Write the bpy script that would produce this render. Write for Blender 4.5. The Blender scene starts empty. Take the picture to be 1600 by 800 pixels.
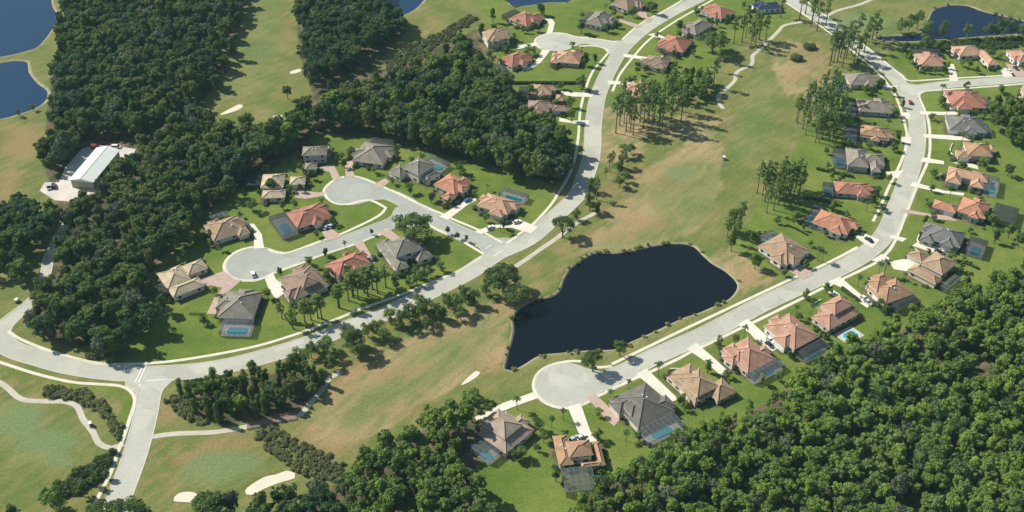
import bpy, bmesh, math, random
import numpy as np
from mathutils import Vector, Matrix
from mathutils.geometry import delaunay_2d_cdt
random.seed(7); rng = np.random.default_rng(7)
sc = bpy.context.scene
COL = sc.collection
R = math.radians
# ------------------------------------------------------------------ camera
H, FPX, TILT = 330.0, 1700.0, R(38)
cam_d = bpy.data.cameras.new('camera'); cam = bpy.data.objects.new('camera', cam_d); COL.objects.link(cam)
cam.location = (0, 0, H); cam.rotation_euler = (R(90) - TILT, 0, 0)
cam_d.sensor_width = 36; cam_d.lens = 36 * FPX / 1600; cam_d.clip_start = 1; cam_d.clip_end = 12000
sc.camera = cam
CT, ST = math.cos(TILT), math.sin(TILT)

def G(p, z=0.0):
    """survey point: photo measurement -> map coordinates at height z"""
    x = (p[0] - 800) / FPX; y = -(p[1] - 400) / FPX
    dx, dy, dz = x, CT + y * ST, -ST + y * CT
    t = (H - z) / -dz
    return Vector((dx * t, dy * t))
def GG(ps, z=0.0): return [G(p, z) for p in ps]
def PX(v, z=0.0):
    d = Vector((v[0], v[1], z - H))
    f = d.y * CT - d.z * ST; u = d.y * ST + d.z * CT
    return (800 + FPX * d.x / f, 400 - FPX * u / f)

# ------------------------------------------------------------------ light
w = bpy.data.worlds.new('World'); sc.world = w; w.use_nodes = True
nt = w.node_tree; bg = nt.nodes['Background']
SUN_DIR = Vector((-0.905, 0.425, 0)).normalized(); ELEV = R(41)
sky = nt.nodes.new('ShaderNodeTexSky'); sky.sky_type = 'NISHITA'; sky.sun_disc = False
sky.sun_elevation = ELEV; sky.sun_rotation = math.atan2(SUN_DIR.x, SUN_DIR.y)
sky.air_density = 1.0; sky.dust_density = 0.8
nt.links.new(sky.outputs[0], bg.inputs[0]); bg.inputs[1].default_value = 0.085
sd = bpy.data.lights.new('sun', 'SUN'); sd.energy = 5.0; sd.angle = R(0.5); sd.color = (1.0, 0.945, 0.83)
so = bpy.data.objects.new('sun', sd); COL.objects.link(so)
v = Vector((SUN_DIR.x * math.cos(ELEV), SUN_DIR.y * math.cos(ELEV), math.sin(ELEV)))
so.rotation_euler = v.to_track_quat('Z', 'Y').to_euler(); so.location = (0, 0, 400)
sc.view_settings.view_transform = 'Standard'; sc.view_settings.look = 'None'
sc.view_settings.gamma = 1.0; sc.view_settings.exposure = 0.45; sc.view_settings.use_curve_mapping = False
sc.cycles.max_bounces = 6; sc.cycles.transparent_max_bounces = 12
sc.cycles.caustics_reflective = False; sc.cycles.caustics_refractive = False

# ------------------------------------------------------------------ materials
def newmat(name):
    m = bpy.data.materials.new(name); m.use_nodes = True
    return m, m.node_tree, m.node_tree.nodes['Principled BSDF']
def noise_node(nt, scale, detail=4, obj=False):
    g = nt.nodes.new('ShaderNodeNewGeometry') if not obj else nt.nodes.new('ShaderNodeTexCoord')
    n = nt.nodes.new('ShaderNodeTexNoise'); n.inputs['Scale'].default_value = scale; n.inputs['Detail'].default_value = detail
    nt.links.new(g.outputs['Position' if not obj else 'Object'], n.inputs['Vector'])
    return n.outputs['Fac']
def mix(nt, a, b, fac, mode='MIX'):
    m = nt.nodes.new('ShaderNodeMix'); m.data_type = 'RGBA'; m.blend_type = mode
    for s, x in ((m.inputs[6], a), (m.inputs[7], b), (m.inputs[0], fac)):
        if hasattr(x, 'is_linked') or isinstance(x, bpy.types.NodeSocket): nt.links.new(x, s)
        elif isinstance(x, (tuple, list)): s.default_value = (*x[:3], 1)
        else: s.default_value = x
    return m.outputs[2]
def ramp(nt, fac, lo, hi):
    r = nt.nodes.new('ShaderNodeMapRange'); r.inputs[1].default_value = lo; r.inputs[2].default_value = hi
    nt.links.new(fac, r.inputs[0]); return r.outputs[0]
def math_node(nt, op, a, b):
    m = nt.nodes.new('ShaderNodeMath'); m.operation = op
    for i, x in enumerate((a, b)):
        if isinstance(x, bpy.types.NodeSocket): nt.links.new(x, m.inputs[i])
        else: m.inputs[i].default_value = x
    return m.outputs[0]
def simple(name, c, rough=0.8, var=0.15, scale=0.6, fine=5.0, spec=0.2, metal=0.0):
    m, nt, b = newmat(name)
    n1 = noise_node(nt, scale, 3); n2 = noise_node(nt, fine, 2)
    s = math_node(nt, 'ADD', math_node(nt, 'MULTIPLY', n1, 0.6), math_node(nt, 'MULTIPLY', n2, 0.4))
    f = ramp(nt, s, 0.3, 0.7)
    lo = tuple(x * (1 - var) for x in c); hi = tuple(min(1, x * (1 + var)) for x in c)
    nt.links.new(mix(nt, lo, hi, f), b.inputs['Base Color'])
    b.inputs['Roughness'].default_value = rough; b.inputs['Specular IOR Level'].default_value = spec
    b.inputs['Metallic'].default_value = metal
    return m
_mc = {}
def mat(key, *a, **k):
    if key not in _mc: _mc[key] = simple(key, *a, **k)
    return _mc[key]

def paving(name, c):
    m, nt, b = newmat(name); g = nt.nodes.new('ShaderNodeNewGeometry'); vo = nt.nodes.new('ShaderNodeTexVoronoi'); vo.inputs['Scale'].default_value = 0.09
    nt.links.new(g.outputs['Position'], vo.inputs['Vector']); sp = nt.nodes.new('ShaderNodeSeparateColor'); nt.links.new(vo.outputs['Color'], sp.inputs[0])
    ve = nt.nodes.new('ShaderNodeTexVoronoi'); ve.feature = 'DISTANCE_TO_EDGE'; ve.inputs['Scale'].default_value = 0.20; nt.links.new(g.outputs['Position'], ve.inputs['Vector'])
    n1 = noise_node(nt, 0.05, 4); n2 = noise_node(nt, 0.6, 4)
    f = math_node(nt, 'ADD', math_node(nt, 'ADD', math_node(nt, 'MULTIPLY', sp.outputs[0], .3), math_node(nt, 'MULTIPLY', n1, .5)), math_node(nt, 'MULTIPLY', n2, .4))
    col = mix(nt, tuple(x * .84 for x in c), tuple(x * 1.12 for x in c), ramp(nt, f, .35, .85))
    col = mix(nt, col, (.74, .74, .74), math_node(nt, 'MULTIPLY', math_node(nt, 'LESS_THAN', ve.outputs['Distance'],   .02), .28), 'MULTIPLY')
    nt.links.new(col, b.inputs['Base Color']); b.inputs['Roughness'].default_value = .88; b.inputs['Specular IOR Level'].default_value = .15; return m
M_street = paving('street_asphalt', (0.34, 0.355, 0.32))
M_road = paving('road_concrete', (0.42, 0.42, 0.355))
M_kerb = simple('kerb_concrete', (0.50, 0.48, 0.42), 0.85, 0.12, 0.3)
M_walk = simple('walk_concrete', (0.60, 0.57, 0.46), 0.85, 0.14, 0.2, 1.5)
M_drive = simple('drive_concrete', (0.63, 0.59, 0.50), 0.85, 0.12, 0.15, 1.5)
M_paver = simple('drive_pavers', (0.42, 0.32, 0.26), 0.85, 0.18, 0.4, 3.0)
M_cart = simple('cart_path_concrete', (0.46, 0.43, 0.35), 0.9, 0.15, 0.2, 1.5)
M_sand = simple('bunker_sand', (0.62, 0.57, 0.46), 0.95, 0.08, 0.3)
M_gravel = simple('yard_gravel', (0.55, 0.51, 0.45), 0.95, 0.2, 0.12, 1.2)
M_white = simple('white_paint', (0.78, 0.78, 0.75), 0.6, 0.05)
M_trunk = simple('bark', (0.13, 0.10, 0.075), 0.95, 0.3, 2.0)
M_pinebark = simple('pine_bark', (0.17, 0.13, 0.10), 0.95, 0.3, 2.0)
M_bank = simple('bank_soil', (0.20, 0.17, 0.11), 0.95, 0.3, 0.4)
M_wood = simple('weathered_boards', (0.24, 0.17, 0.13), 0.9, 0.2, 0.8)
M_glass, _, b_ = newmat('window_glass'); b_.inputs['Base Color'].default_value = (0.03, 0.04, 0.05, 1); b_.inputs['Roughness'].default_value = 0.08
M_dark = simple('dark_rubber', (0.02, 0.02, 0.02), 0.7, 0.1)
M_alu = simple('cage_aluminium', (0.07, 0.07, 0.065), 0.5, 0.1)
M_alu_w = simple('cage_aluminium_white', (0.26, 0.265, 0.26), 0.5, 0.1)
def screen_mat(name, c, op):
    m, nt, b = newmat(name)
    out = nt.nodes['Material Output']; tr = nt.nodes.new('ShaderNodeBsdfTransparent'); mx = nt.nodes.new('ShaderNodeMixShader')
    b.inputs['Base Color'].default_value = (*c, 1); b.inputs['Roughness'].default_value = 0.8
    mx.inputs[0].default_value = op
    nt.links.new(tr.outputs[0], mx.inputs[1]); nt.links.new(b.outputs[0], mx.inputs[2]); nt.links.new(mx.outputs[0], out.inputs[0])
    return m
M_screen = screen_mat('insect_screen', (0.085, 0.10, 0.105), 0.44)
M_screen_d = screen_mat('insect_screen_dark', (0.03, 0.037, 0.045), 0.60)
M_deck = simple('pool_deck', (0.46, 0.44, 0.40), 0.8, 0.15, 0.5)
M_pool, nt_, b_ = newmat('pool_water'); b_.inputs['Base Color'].default_value = (0.05, 0.38, 0.47, 1); b_.inputs['Roughness'].default_value = 0.08
def water_mat(name, c, bump=0.05, rough=0.06, sc=0.5):
    m, nt, b = newmat(name)
    b.inputs['Base Color'].default_value = (*c, 1); b.inputs['Roughness'].default_value = rough; b.inputs['IOR'].default_value = 1.33
    n = noise_node(nt, sc, 5); bp = nt.nodes.new('ShaderNodeBump'); bp.inputs['Strength'].default_value = bump; bp.inputs['Distance'].default_value = 0.3
    nt.links.new(n, bp.inputs['Height']); nt.links.new(bp.outputs[0], b.inputs['Normal'])
    return m
M_pond = water_mat('pond_water', (0.004, 0.006, 0.010), 0.06)
M_pond2 = water_mat('upper_pond_water', (0.006, 0.013, 0.036), 0.10)
M_lake = water_mat('lake_water', (0.010, 0.034, 0.078), 0.12)

def leaf_mat(name, c, var=0.44, hue=0.02, scale=0.10):
    c = (c[0] * 1.32, c[1] * 1.30, c[2] * 1.25)
    m, nt, b = newmat(name)
    oi = nt.nodes.new('ShaderNodeObjectInfo')
    n1 = noise_node(nt, scale, 2); n2 = noise_node(nt, 1.1, 2)
    s = math_node(nt, 'ADD', math_node(nt, 'MULTIPLY', ramp(nt, n1, 0.3, 0.7), 0.40), math_node(nt, 'MULTIPLY', oi.outputs['Random'], 0.30))
    s = math_node(nt, 'ADD', s, math_node(nt, 'MULTIPLY', ramp(nt, n2, 0.3, 0.7), 0.30))
    lo = (c[0] * (1 - var), c[1] * (1 - var * .8), c[2] * (1 - var * .5)); hi = (c[0] * (1 + var * .9), c[1] * (1 + var), c[2] * (1 + var * .6))
    nt.links.new(mix(nt, lo, hi, s), b.inputs['Base Color'])
    b.inputs['Roughness'].default_value = 0.75; b.inputs['Specular IOR Level'].default_value = 0.15
    out = nt.nodes['Material Output']; tl = nt.nodes.new('ShaderNodeBsdfTranslucent'); mx = nt.nodes.new('ShaderNodeMixShader'); mx.inputs[0].default_value = 0.38
    cl = b.inputs['Base Color'].links[0].from_socket; nt.links.new(cl, tl.inputs['Color'])
    nt.links.new(b.outputs[0], mx.inputs[1]); nt.links.new(tl.outputs[0], mx.inputs[2]); nt.links.new(mx.outputs[0], out.inputs[0])
    return m
L_hard = leaf_mat('leaf_hardwood', (0.090, 0.134, 0.042))
L_olive = leaf_mat('leaf_olive', (0.125, 0.150, 0.046))
L_grey = leaf_mat('leaf_grey', (0.105, 0.122, 0.078))
L_pine = leaf_mat('leaf_pine', (0.130, 0.185, 0.055))
L_bright = leaf_mat('leaf_bright', (0.145, 0.205, 0.042))
L_blue = leaf_mat('leaf_bluegreen', (0.056, 0.098, 0.044))
L_palm = leaf_mat('leaf_palm', (0.050, 0.085, 0.035))
L_yel = leaf_mat('leaf_yellow', (0.26, 0.24, 0.07))
L_scrub = leaf_mat('leaf_scrub', (0.125, 0.135, 0.062))
L_shrub = leaf_mat('leaf_shrub', (0.065, 0.095, 0.034))
L_reed = leaf_mat('leaf_reed', (0.17, 0.18, 0.07))

# ------------------------------------------------------------------ helpers
def link_mesh(name, verts, faces, mats, parent=None, fm=None, smooth=False):
    me = bpy.data.meshes.new(name); me.from_pydata([tuple(v) for v in verts], [], [tuple(f) for f in faces])
    for m in (mats if isinstance(mats, (list, tuple)) else [mats]): me.materials.append(m)
    if fm is not None: me.polygons.foreach_set('material_index', fm)
    if smooth: me.polygons.foreach_set('use_smooth', [True] * len(me.polygons))
    me.update()
    o = bpy.data.objects.new(name, me); COL.objects.link(o)
    if parent: o.parent = parent
    return o
def empty(name, loc, rz=0.0):
    o = bpy.data.objects.new(name, None); COL.objects.link(o); o.location = loc; o.rotation_euler = (0, 0, rz); o.empty_display_size = 0.5
    return o
def tag(o, label, cat, group=None):
    o['label'] = label; o['category'] = cat
    if group: o['group'] = group
    return o
def struct(o): o['kind'] = 'structure'; return o
class MB:
    def __init__(s): s.v = []; s.f = []; s.m = []
    def box(s, c, d, rz=0, mi=0, taper=1.0):
        i = len(s.v); cs, sn = math.cos(rz), math.sin(rz)
        for z in (-1, 1):
            t = taper if z > 0 else 1.0
            for x, y in ((-1, -1), (1, -1), (1, 1), (-1, 1)):
                px, py = x * d[0] / 2 * t, y * d[1] / 2 * t
                s.v.append((c[0] + px * cs - py * sn, c[1] + px * sn + py * cs, c[2] + z * d[2] / 2))
        for q in ((0, 3, 2, 1), (4, 5, 6, 7), (0, 1, 5, 4), (1, 2, 6, 5), (2, 3, 7, 6), (3, 0, 4, 7)):
            s.f.append(tuple(i + k for k in q)); s.m.append(mi)
    def bar(s, a, b, wd, mi=0, n=4):
        a = Vector(a); b = Vector(b); d = (b - a)
        if d.length < 1e-5: return
        d.normalize(); up = Vector((0, 0, 1)) if abs(d.z) < .95 else Vector((1, 0, 0))
        x = d.cross(up).normalized() * wd / 2; y = x.cross(d).normalized() * wd / 2
        s.tube([a, b], [wd / 2, wd / 2], n, mi)
    def tube(s, pts, rad, n=6, mi=0, cap=True):
        i0 = len(s.v); pts = [Vector(p) for p in pts]
        for k, p in enumerate(pts):
            d = (pts[min(k + 1, len(pts) - 1)] - pts[max(k - 1, 0)]).normalized()
            up = Vector((0, 0, 1)) if abs(d.z) < .95 else Vector((1, 0, 0))
            x = d.cross(up).normalized(); y = x.cross(d).normalized()
            for j in range(n):
                a = 2 * math.pi * (j + .5) / n
                s.v.append(p + (x * math.cos(a) + y * math.sin(a)) * rad[k])
        for k in range(len(pts) - 1):
            for j in range(n):
                a = i0 + k * n + j; b = i0 + k * n + (j + 1) % n
                s.f.append((a, b, b + n, a + n)); s.m.append(mi)
        if cap:
            s.f.append(tuple(i0 + (len(pts) - 1) * n + j for j in range(n))); s.m.append(mi)
            s.f.append(tuple(i0 + j for j in reversed(range(n)))); s.m.append(mi)
    def face(s, ps, mi=0):
        i = len(s.v); s.v += [tuple(p) for p in ps]; s.f.append(tuple(range(i, i + len(ps)))); s.m.append(mi)
    def build(s, name, mats, parent=None, smooth=False): return link_mesh(name, s.v, s.f, mats, parent, s.m, smooth)

def catmull(pts, step=3.0, closed=False):
    P = [Vector(p) for p in pts]; out = []
    n = len(P); rngk = range(n if closed else n - 1)
    for k in rngk:
        p0 = P[(k - 1) % n] if closed or k > 0 else P[0] * 2 - P[1]
        p1 = P[k]; p2 = P[(k + 1) % n]
        p3 = P[(k + 2) % n] if closed or k + 2 < n else P[-1] * 2 - P[-2]
        m = max(1, int((p2 - p1).length / step))
        for i in range(m):
            t = i / m
            out.append(0.5 * ((2 * p1) + (p2 - p0) * t + (2 * p0 - 5 * p1 + 4 * p2 - p3) * t * t + (3 * p1 - p0 - 3 * p2 + p3) * t ** 3))
    if not closed: out.append(P[-1])
    return out
def offsets(c):
    out = []
    for k in range(len(c)):
        d = c[min(k + 1, len(c) - 1)] - c[max(k - 1, 0)]
        out.append(Vector((-d.y, d.x)).normalized())
    return out
def pip(P, poly):
    """numpy point in polygon"""
    P = np.asarray(P, float); x, y = P[:, 0], P[:, 1]; ins = np.zeros(len(P), bool)
    n = len(poly); j = n - 1
    for i in range(n):
        xi, yi = poly[i][0], poly[i][1]; xj, yj = poly[j][0], poly[j][1]
        if yi != yj:
            c = ((yi > y) != (yj > y)) & (x < (xj - xi) * (y - yi) / (yj - yi) + xi); ins ^= c
        j = i
    return ins
def seg_dist(P, poly, closed=True):
    P = np.asarray(P, float)
    if len(P) <= 60:
        A_ = np.array([tuple(q)[:2] for q in poly], float); B2 = np.roll(A_, -1, 0)
        if not closed: A_, B2 = A_[:-1], B2[:-1]
        ab = B2 - A_; L2 = np.maximum((ab ** 2).sum(1), 1e-12); t = np.clip(((P[:, None] - A_[None]) * ab).sum(2) / L2, 0, 1); q = A_ + t[..., None] * ab; d = np.hypot(*np.moveaxis(P[:, None] - q, 2, 0)); k = d.argmin(1); i = np.arange(len(P)); return d[i, k], q[i, k]
    best = np.full(len(P), 1e9); near = np.zeros((len(P), 2))
    n = len(poly)
    for i in range(n if closed else n - 1):
        a = np.array(poly[i][:2], float); b = np.array(poly[(i + 1) % n][:2], float); ab = b - a; L = ab @ ab
        if L < 1e-9: continue
        t = np.clip(((P - a) @ ab) / L, 0, 1); q = a + t[:, None] * ab
        d = np.hypot(*(P - q).T); k = d < best; best[k] = d[k]; near[k] = q[k]
    return best, near
def prism(mb, pts, z0, z1, mi=0):
    """flat slab with skirts from a 2-D outline (triangulated top)"""
    pts = [Vector(p) for p in pts]
    area = sum(pts[i].x * pts[(i + 1) % len(pts)].y - pts[(i + 1) % len(pts)].x * pts[i].y for i in range(len(pts)))
    if area < 0: pts = pts[::-1]
    i = len(mb.v); n = len(pts)
    mb.v += [(p.x, p.y, z1) for p in pts]; mb.v += [(p.x, p.y, z0) for p in pts]
    mb.f.append(tuple(range(i, i + n))); mb.m.append(mi)
    for k in range(n):
        a, b = i + k, i + (k + 1) % n
        mb.f.append((a, a + n, b + n, b)); mb.m.append(mi)
def strip(mb, c, wd, z0, z1, mi=0):
    nn = offsets(c); n = len(c); i = len(mb.v)
    for p, q in zip(c, nn):
        for s_, z in ((1, z0), (1, z1), (-1, z1), (-1, z0)):
            mb.v.append((p.x + q.x * wd / 2 * s_, p.y + q.y * wd / 2 * s_, z))
    for k in range(n - 1):
        for j in range(3):
            a = i + k * 4 + j; mb.f.append((a, a + 4, a + 5, a + 1)); mb.m.append(mi)

# ------------------------------------------------------------------ haze: even air round camera and place
def haze_box():
    bm = bmesh.new(); bmesh.ops.create_cube(bm, size=1); me = bpy.data.meshes.new('haze')
    for v_ in bm.verts: v_.co = (v_.co.x * 5300, v_.co.y * 5300, 335 if v_.co.z > 0 else -3.0)
    bm.to_mesh(me); bm.free(); o = bpy.data.objects.new('haze', me); COL.objects.link(o); o['kind'] = 'stuff'
    m = bpy.data.materials.new('haze_air'); m.use_nodes = True; n = m.node_tree; n.nodes.clear()
    out = n.nodes.new('ShaderNodeOutputMaterial'); pv = n.nodes.new('ShaderNodeVolumePrincipled'); pv.inputs['Color'].default_value = (0.46, 0.84, 0.86, 1)
    pv.inputs['Density'].default_value = 0.000055; pv.inputs['Anisotropy'].default_value = 0.0
    n.links.new(pv.outputs[0], out.inputs['Volume']); me.materials.append(m); tag(o, 'thin pale haze filling the air over the estate', 'haze')
haze_box()
# ------------------------------------------------------------------ survey of roads, paths, ponds (photo measurements)
MAIN = [(78,395),(70,432),(60,460),(38,482),(14,501),(2,517),(4,534),(22,547),(56,558),(112,573),(187,583),(262,583),(337,575),(410,558),(482,536),(539,513),(599,491),(659,463),(730,428),(775,398),(802,386),(830,371),(862,343),(884,323),(903,303),(915,274),(923,249),(926,225),(927,195),(933,155),(943,128),(957,100),(974,75),(1005,47),(1045,22),(1080,4),(1120,-16)]
ENTRY = [(236,584),(234,610),(227,650),(217,690),(206,725),(192,762),(178,800),(168,830)]
CENT = [(790,394),(774,386),(717,362),(680,344),(655,330),(630,314),(600,302),(566,298)]
WEST = [(650,332),(622,345),(590,357),(559,369),(522,382),(475,397),(437,408),(397,412)]
LOOP = [(884,601),(920,598),(969,584),(1025,556),(1100,523),(1150,497),(1200,471),(1290,430),(1345,401),(1382,367),(1401,325),(1418,280),(1431,235),(1433,190),(1424,161),(1404,128),(1376,101),(1350,79),(1320,56),(1286,32),(1252,11),(1215,-12)]
EAST = [(1410,141),(1432,139),(1481,132),(1537,128),(1600,123),(1660,118)]
TOPS = [(869,65),(908,63),(945,69),(972,76)]
def flared(pts, w, ends, step=2.5):
    c = catmull(GG(pts), step); n = len(c); L = [0]
    for k in range(1, n): L.append(L[-1] + (c[k] - c[k - 1]).length)
    ws = []
    for k in range(n):
        e = 0
        if 0 in ends: e = max(e, (max(0, 1 - max(0, L[k] - ends[0]) / 9)) ** 2 * 11)
        if 1 in ends: e = max(e, (max(0, 1 - max(0, L[-1] - L[k] - ends[1]) / 9)) ** 2 * 11)
        ws.append(w + e)
    return c, ws
def quads(c, ws):
    nn = offsets(c)
    L = [p + q * w_ / 2 for p, q, w_ in zip(c, nn, ws)]; Rr = [p - q * w_ / 2 for p, q, w_ in zip(c, nn, ws)]
    return [[L[k], Rr[k], Rr[k + 1], L[k + 1]] for k in range(len(c) - 1)]
def disc(p, r, n=40):
    c = G(p); return [Vector((c.x + r * math.cos(2 * math.pi * k / n), c.y + r * math.sin(2 * math.pi * k / n))) for k in range(n)]
def neck(p, toward, r, w_):
    """smooth throat between a turning circle and its street"""
    c = G(p); d = (G(toward) - c).normalized(); q = Vector((-d.y, d.x)); out = []
    for s in (1, -1):
        for k in range(7):
            t = k / 6; t2 = t if s > 0 else 1 - t
            out.append(c + d * (r * .55 + t2 * r * 1.15) + q * s * (r * .82 + (w_ / 2 - r * .82) * (1 - (1 - t2) ** 2)))
    return out
def union(polys):
    vs, fs = [], []
    for P in polys:
        a = 0.5 * sum(P[i].x * P[(i + 1) % len(P)].y - P[(i + 1) % len(P)].x * P[i].y for i in range(len(P)))
        if abs(a) < 0.01: continue
        if a < 0: P = P[::-1]
        i = len(vs); vs += [Vector((p.x, p.y)) for p in P]; fs.append(list(range(i, i + len(P))))
    V, E_, F, ov, oe, of = delaunay_2d_cdt(vs, [], fs, 0, 0.02)
    return V, [f for f, o in zip(F, of) if o]
def boundary_loops(F):
    ed = {}
    for f in F:
        for k in range(len(f)):
            a, b = f[k], f[(k + 1) % len(f)]
            ed[(a, b)] = 1
    nxt = {}
    for (a, b) in ed:
        if (b, a) not in ed: nxt.setdefault(a, []).append(b)
    loops = []
    while nxt:
        a = next(iter(nxt)); loop = [a]; cur = a
        while cur in nxt:
            b = nxt[cur].pop()
            if not nxt[cur]: del nxt[cur]
            if b == a: break
            loop.append(b); cur = b
        if len(loop) > 8: loops.append(loop)
    return loops
W_MAIN = 9.0
mc_, mw_ = flared(MAIN, W_MAIN, {}); L_ = 0
for k in range(len(mc_)):
    if k: L_ += (mc_[k] - mc_[k - 1]).length
    mw_[k] = 4.6 + (W_MAIN - 4.6) * min(1, max(0, (L_ - 22) / 45))
main_q = quads(mc_, mw_)
loop_q = quads(*flared(LOOP, 9.0, {}))
entry_q = quads(*flared(ENTRY, 9.4, {0: 5.0}))
cent_q = quads(*flared(CENT, 8.6, {0: 6.0}))
west_q = quads(*flared(WEST, 8.6, {0: 7.0}))
east_q = quads(*flared(EAST, 8.0, {0: 5.0}))
top_q = quads(*flared(TOPS, 8.4, {1: 6.0}))
RC = 13.0
main_polys = main_q + loop_q + entry_q + east_q + [disc((884,601), RC), neck((884,601), (940,595), RC, 9.0)]
street_polys = cent_q + west_q + [disc((549,298), RC), disc((397,412), RC), neck((397,412), (450,405), RC, 8.6), neck((549,298), (600,303), RC, 8.6)]
court_polys = top_q + [disc((869,65), RC), neck((869,65), (908,63), RC, 8.4)]
ROADQ = main_polys + street_polys + court_polys
for nm, polys, z, m in (('road', main_polys, 0.032, M_road), ('street', street_polys, 0.020, M_street), ('court_street', court_polys, 0.026, M_road)):
    V, F = union(polys)
    struct(link_mesh(nm, [(p.x, p.y, z) for p in V], F, m))
V, F = union(ROADQ)
mb = MB()
for lp in boundary_loops(F):
    P = [V[i] for i in lp]; n = len(P); i0 = len(mb.v)
    # thin out points that are almost coincident
    Q = [P[0]]
    for p in P[1:]:
        if (p - Q[-1]).length > 0.35: Q.append(p)
    n = len(Q)
    for k in range(n):
        d = Q[(k + 1) % n] - Q[(k - 1) % n]; o_ = Vector((d.y, -d.x)).normalized()
        a, b = Q[k] - o_ * 0.05, Q[k] + o_ * 0.42
        for p, z in ((a, 0.0), (a, 0.10), (b, 0.11), (b, 0.0)): mb.v.append((p.x, p.y, z))
    for k in range(n):
        a = i0 + k * 4; b = i0 + ((k + 1) % n) * 4
        for j in range(3): mb.f.append((a + j, b + j, b + j + 1, a + j + 1)); mb.m.append(0)
struct(mb.build('kerb', M_kerb))

WALKS = [
 [(13,517),(30,529),(75,547),(150,567),(225,568),(300,560),(400,541),(475,518),(503,507),(535,495),(563,483),(631,459),(659,447),(700,431),(719,422),(752,401)],
 [(756,397),(719,375),(685,360),(672,352)],
 [(541,276),(554,275.5),(574,281),(598,292),(619,301),(641,312),(671,326),(690,334),(704,341),(749,360),(785,379)],
 [(792,380),(811,366),(834,349),(860,321),(873,301),(885,282),(894,262),(900,240),(904,210),(907,172),(915,139),(926,112),(938,97),(951,82)],
 [(951,80),(942,74.5),(924,71.5),(905,72.5)],
 [(899,57.5),(936,61.5),(964,66)],
 [(972,62),(992,44),(1011,31),(1036,18),(1067,0)],
 [(957,143),(963,128),(970,114),(987,92),(1007,69),(1026,53),(1054,34),(1080,19),(1101,7),(1120,-4)],
 [(-20,560),(0,566),(56,584),(112,597),(150,600),(187,603),(204,611),(211,626),(204,650),(193,684),(184,706),(174,736),(157,770),(141,800)],
 [(956,569),(1002,547),(1062,518),(1119,491),(1200,453),(1241,434),(1267,423),(1309,403),(1340,386)],
 [(1364,346),(1376,322),(1389,292),(1400,270),(1409,250),(1415,232),(1417,210),(1413,191),(1408,172),(1398,148),(1385,129),(1369,111),(1342,88),(1312,63),(1267,30),(1222,0),(1200,-14)],
 [(932,620),(965,604),(995,590),(1014,582),(1061,560),(1079,550),(1112,535),(1155,514),(1181,502),(1250,468),(1284,451),(1312,438),(1366,412),(1380,401),(1391,389),(1401,371),(1414,339),(1434,288),(1451,247),(1453,212),(1450,186),(1444,170),(1436,151),(1439,145),(1450,142),(1494,139),(1537,136),(1600,131),(1640,128)],
 [(1640,112),(1600,115),(1569,118),(1497,122),(1450,125),(1419,126),(1410,118),(1395,107),(1365,82),(1339,62),(1305,36),(1267,7),(1250,-6)],
 [(419,390),(428,393.5),(441,396),(454,394),(479,385),(511,373),(532,366),(563,352),(587,340),(598,332),(603,325),(594,319.5),(579,313),(564,314),(545,319),(533,319.5),(520,316),(510,308),(506,299),(511,290),(523,281),(538,276)],
 [(412,386.5),(397,386),(379,389.5),(364,396.5),(354,406),(350,417),(354,427),(366,435),(381,438.5),(397,438.5),(413,434),(428,426.5),(475,409.5),(501,399),(556,381),(575,373),(600,364)],
 [(846,76.5),(838,71),(836,64),(841,58),(852,53.5),(864,51.5),(882,52.5),(899,57.5)],
 [(956,572),(935,574),(910,565),(885,565),(860,571),(843,581),(835,594),(834,607),(841,620),(855,631),(875,637),(895,637),(915,630),(932,620)],
]
mb = MB()
walk_lines = []
for wk in WALKS:
    c = catmull(GG(wk), 2.5); walk_lines.append(c); strip(mb, c, 1.55, 0.0, 0.06)
struct(mb.build('sidewalk', M_walk))
CART = [
 [(-30,588),(0,598),(15,609),(34,624),(67,627),(105,628),(122,637),(129,654),(146,676),(154,692),(172,700),(193,694)],
 [(230,684),(270,678),(337,675),(390,666)],
 [(462,651),(470,648),(482,633),(501,612),(516,590),(535,581)],
 [(794,423),(818,408),(845,389),(870,372),(900,349),(932,332)],
 [(1130,170),(1122,158),(1125,148),(1147,127),(1152,112),(1174,101),(1176,87),(1184,80),(1215,50),(1225,40),(1253,34)],
 [(1290,26),(1310,16),(1340,8),(1370,-4)],
]
mb = MB(); cart_lines = []
for wk in CART:
    c = catmull(GG(wk), 2.5); cart_lines.append(c); strip(mb, c, 2.5, 0.0, 0.045)
struct(mb.build('cart_path', M_cart))
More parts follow.
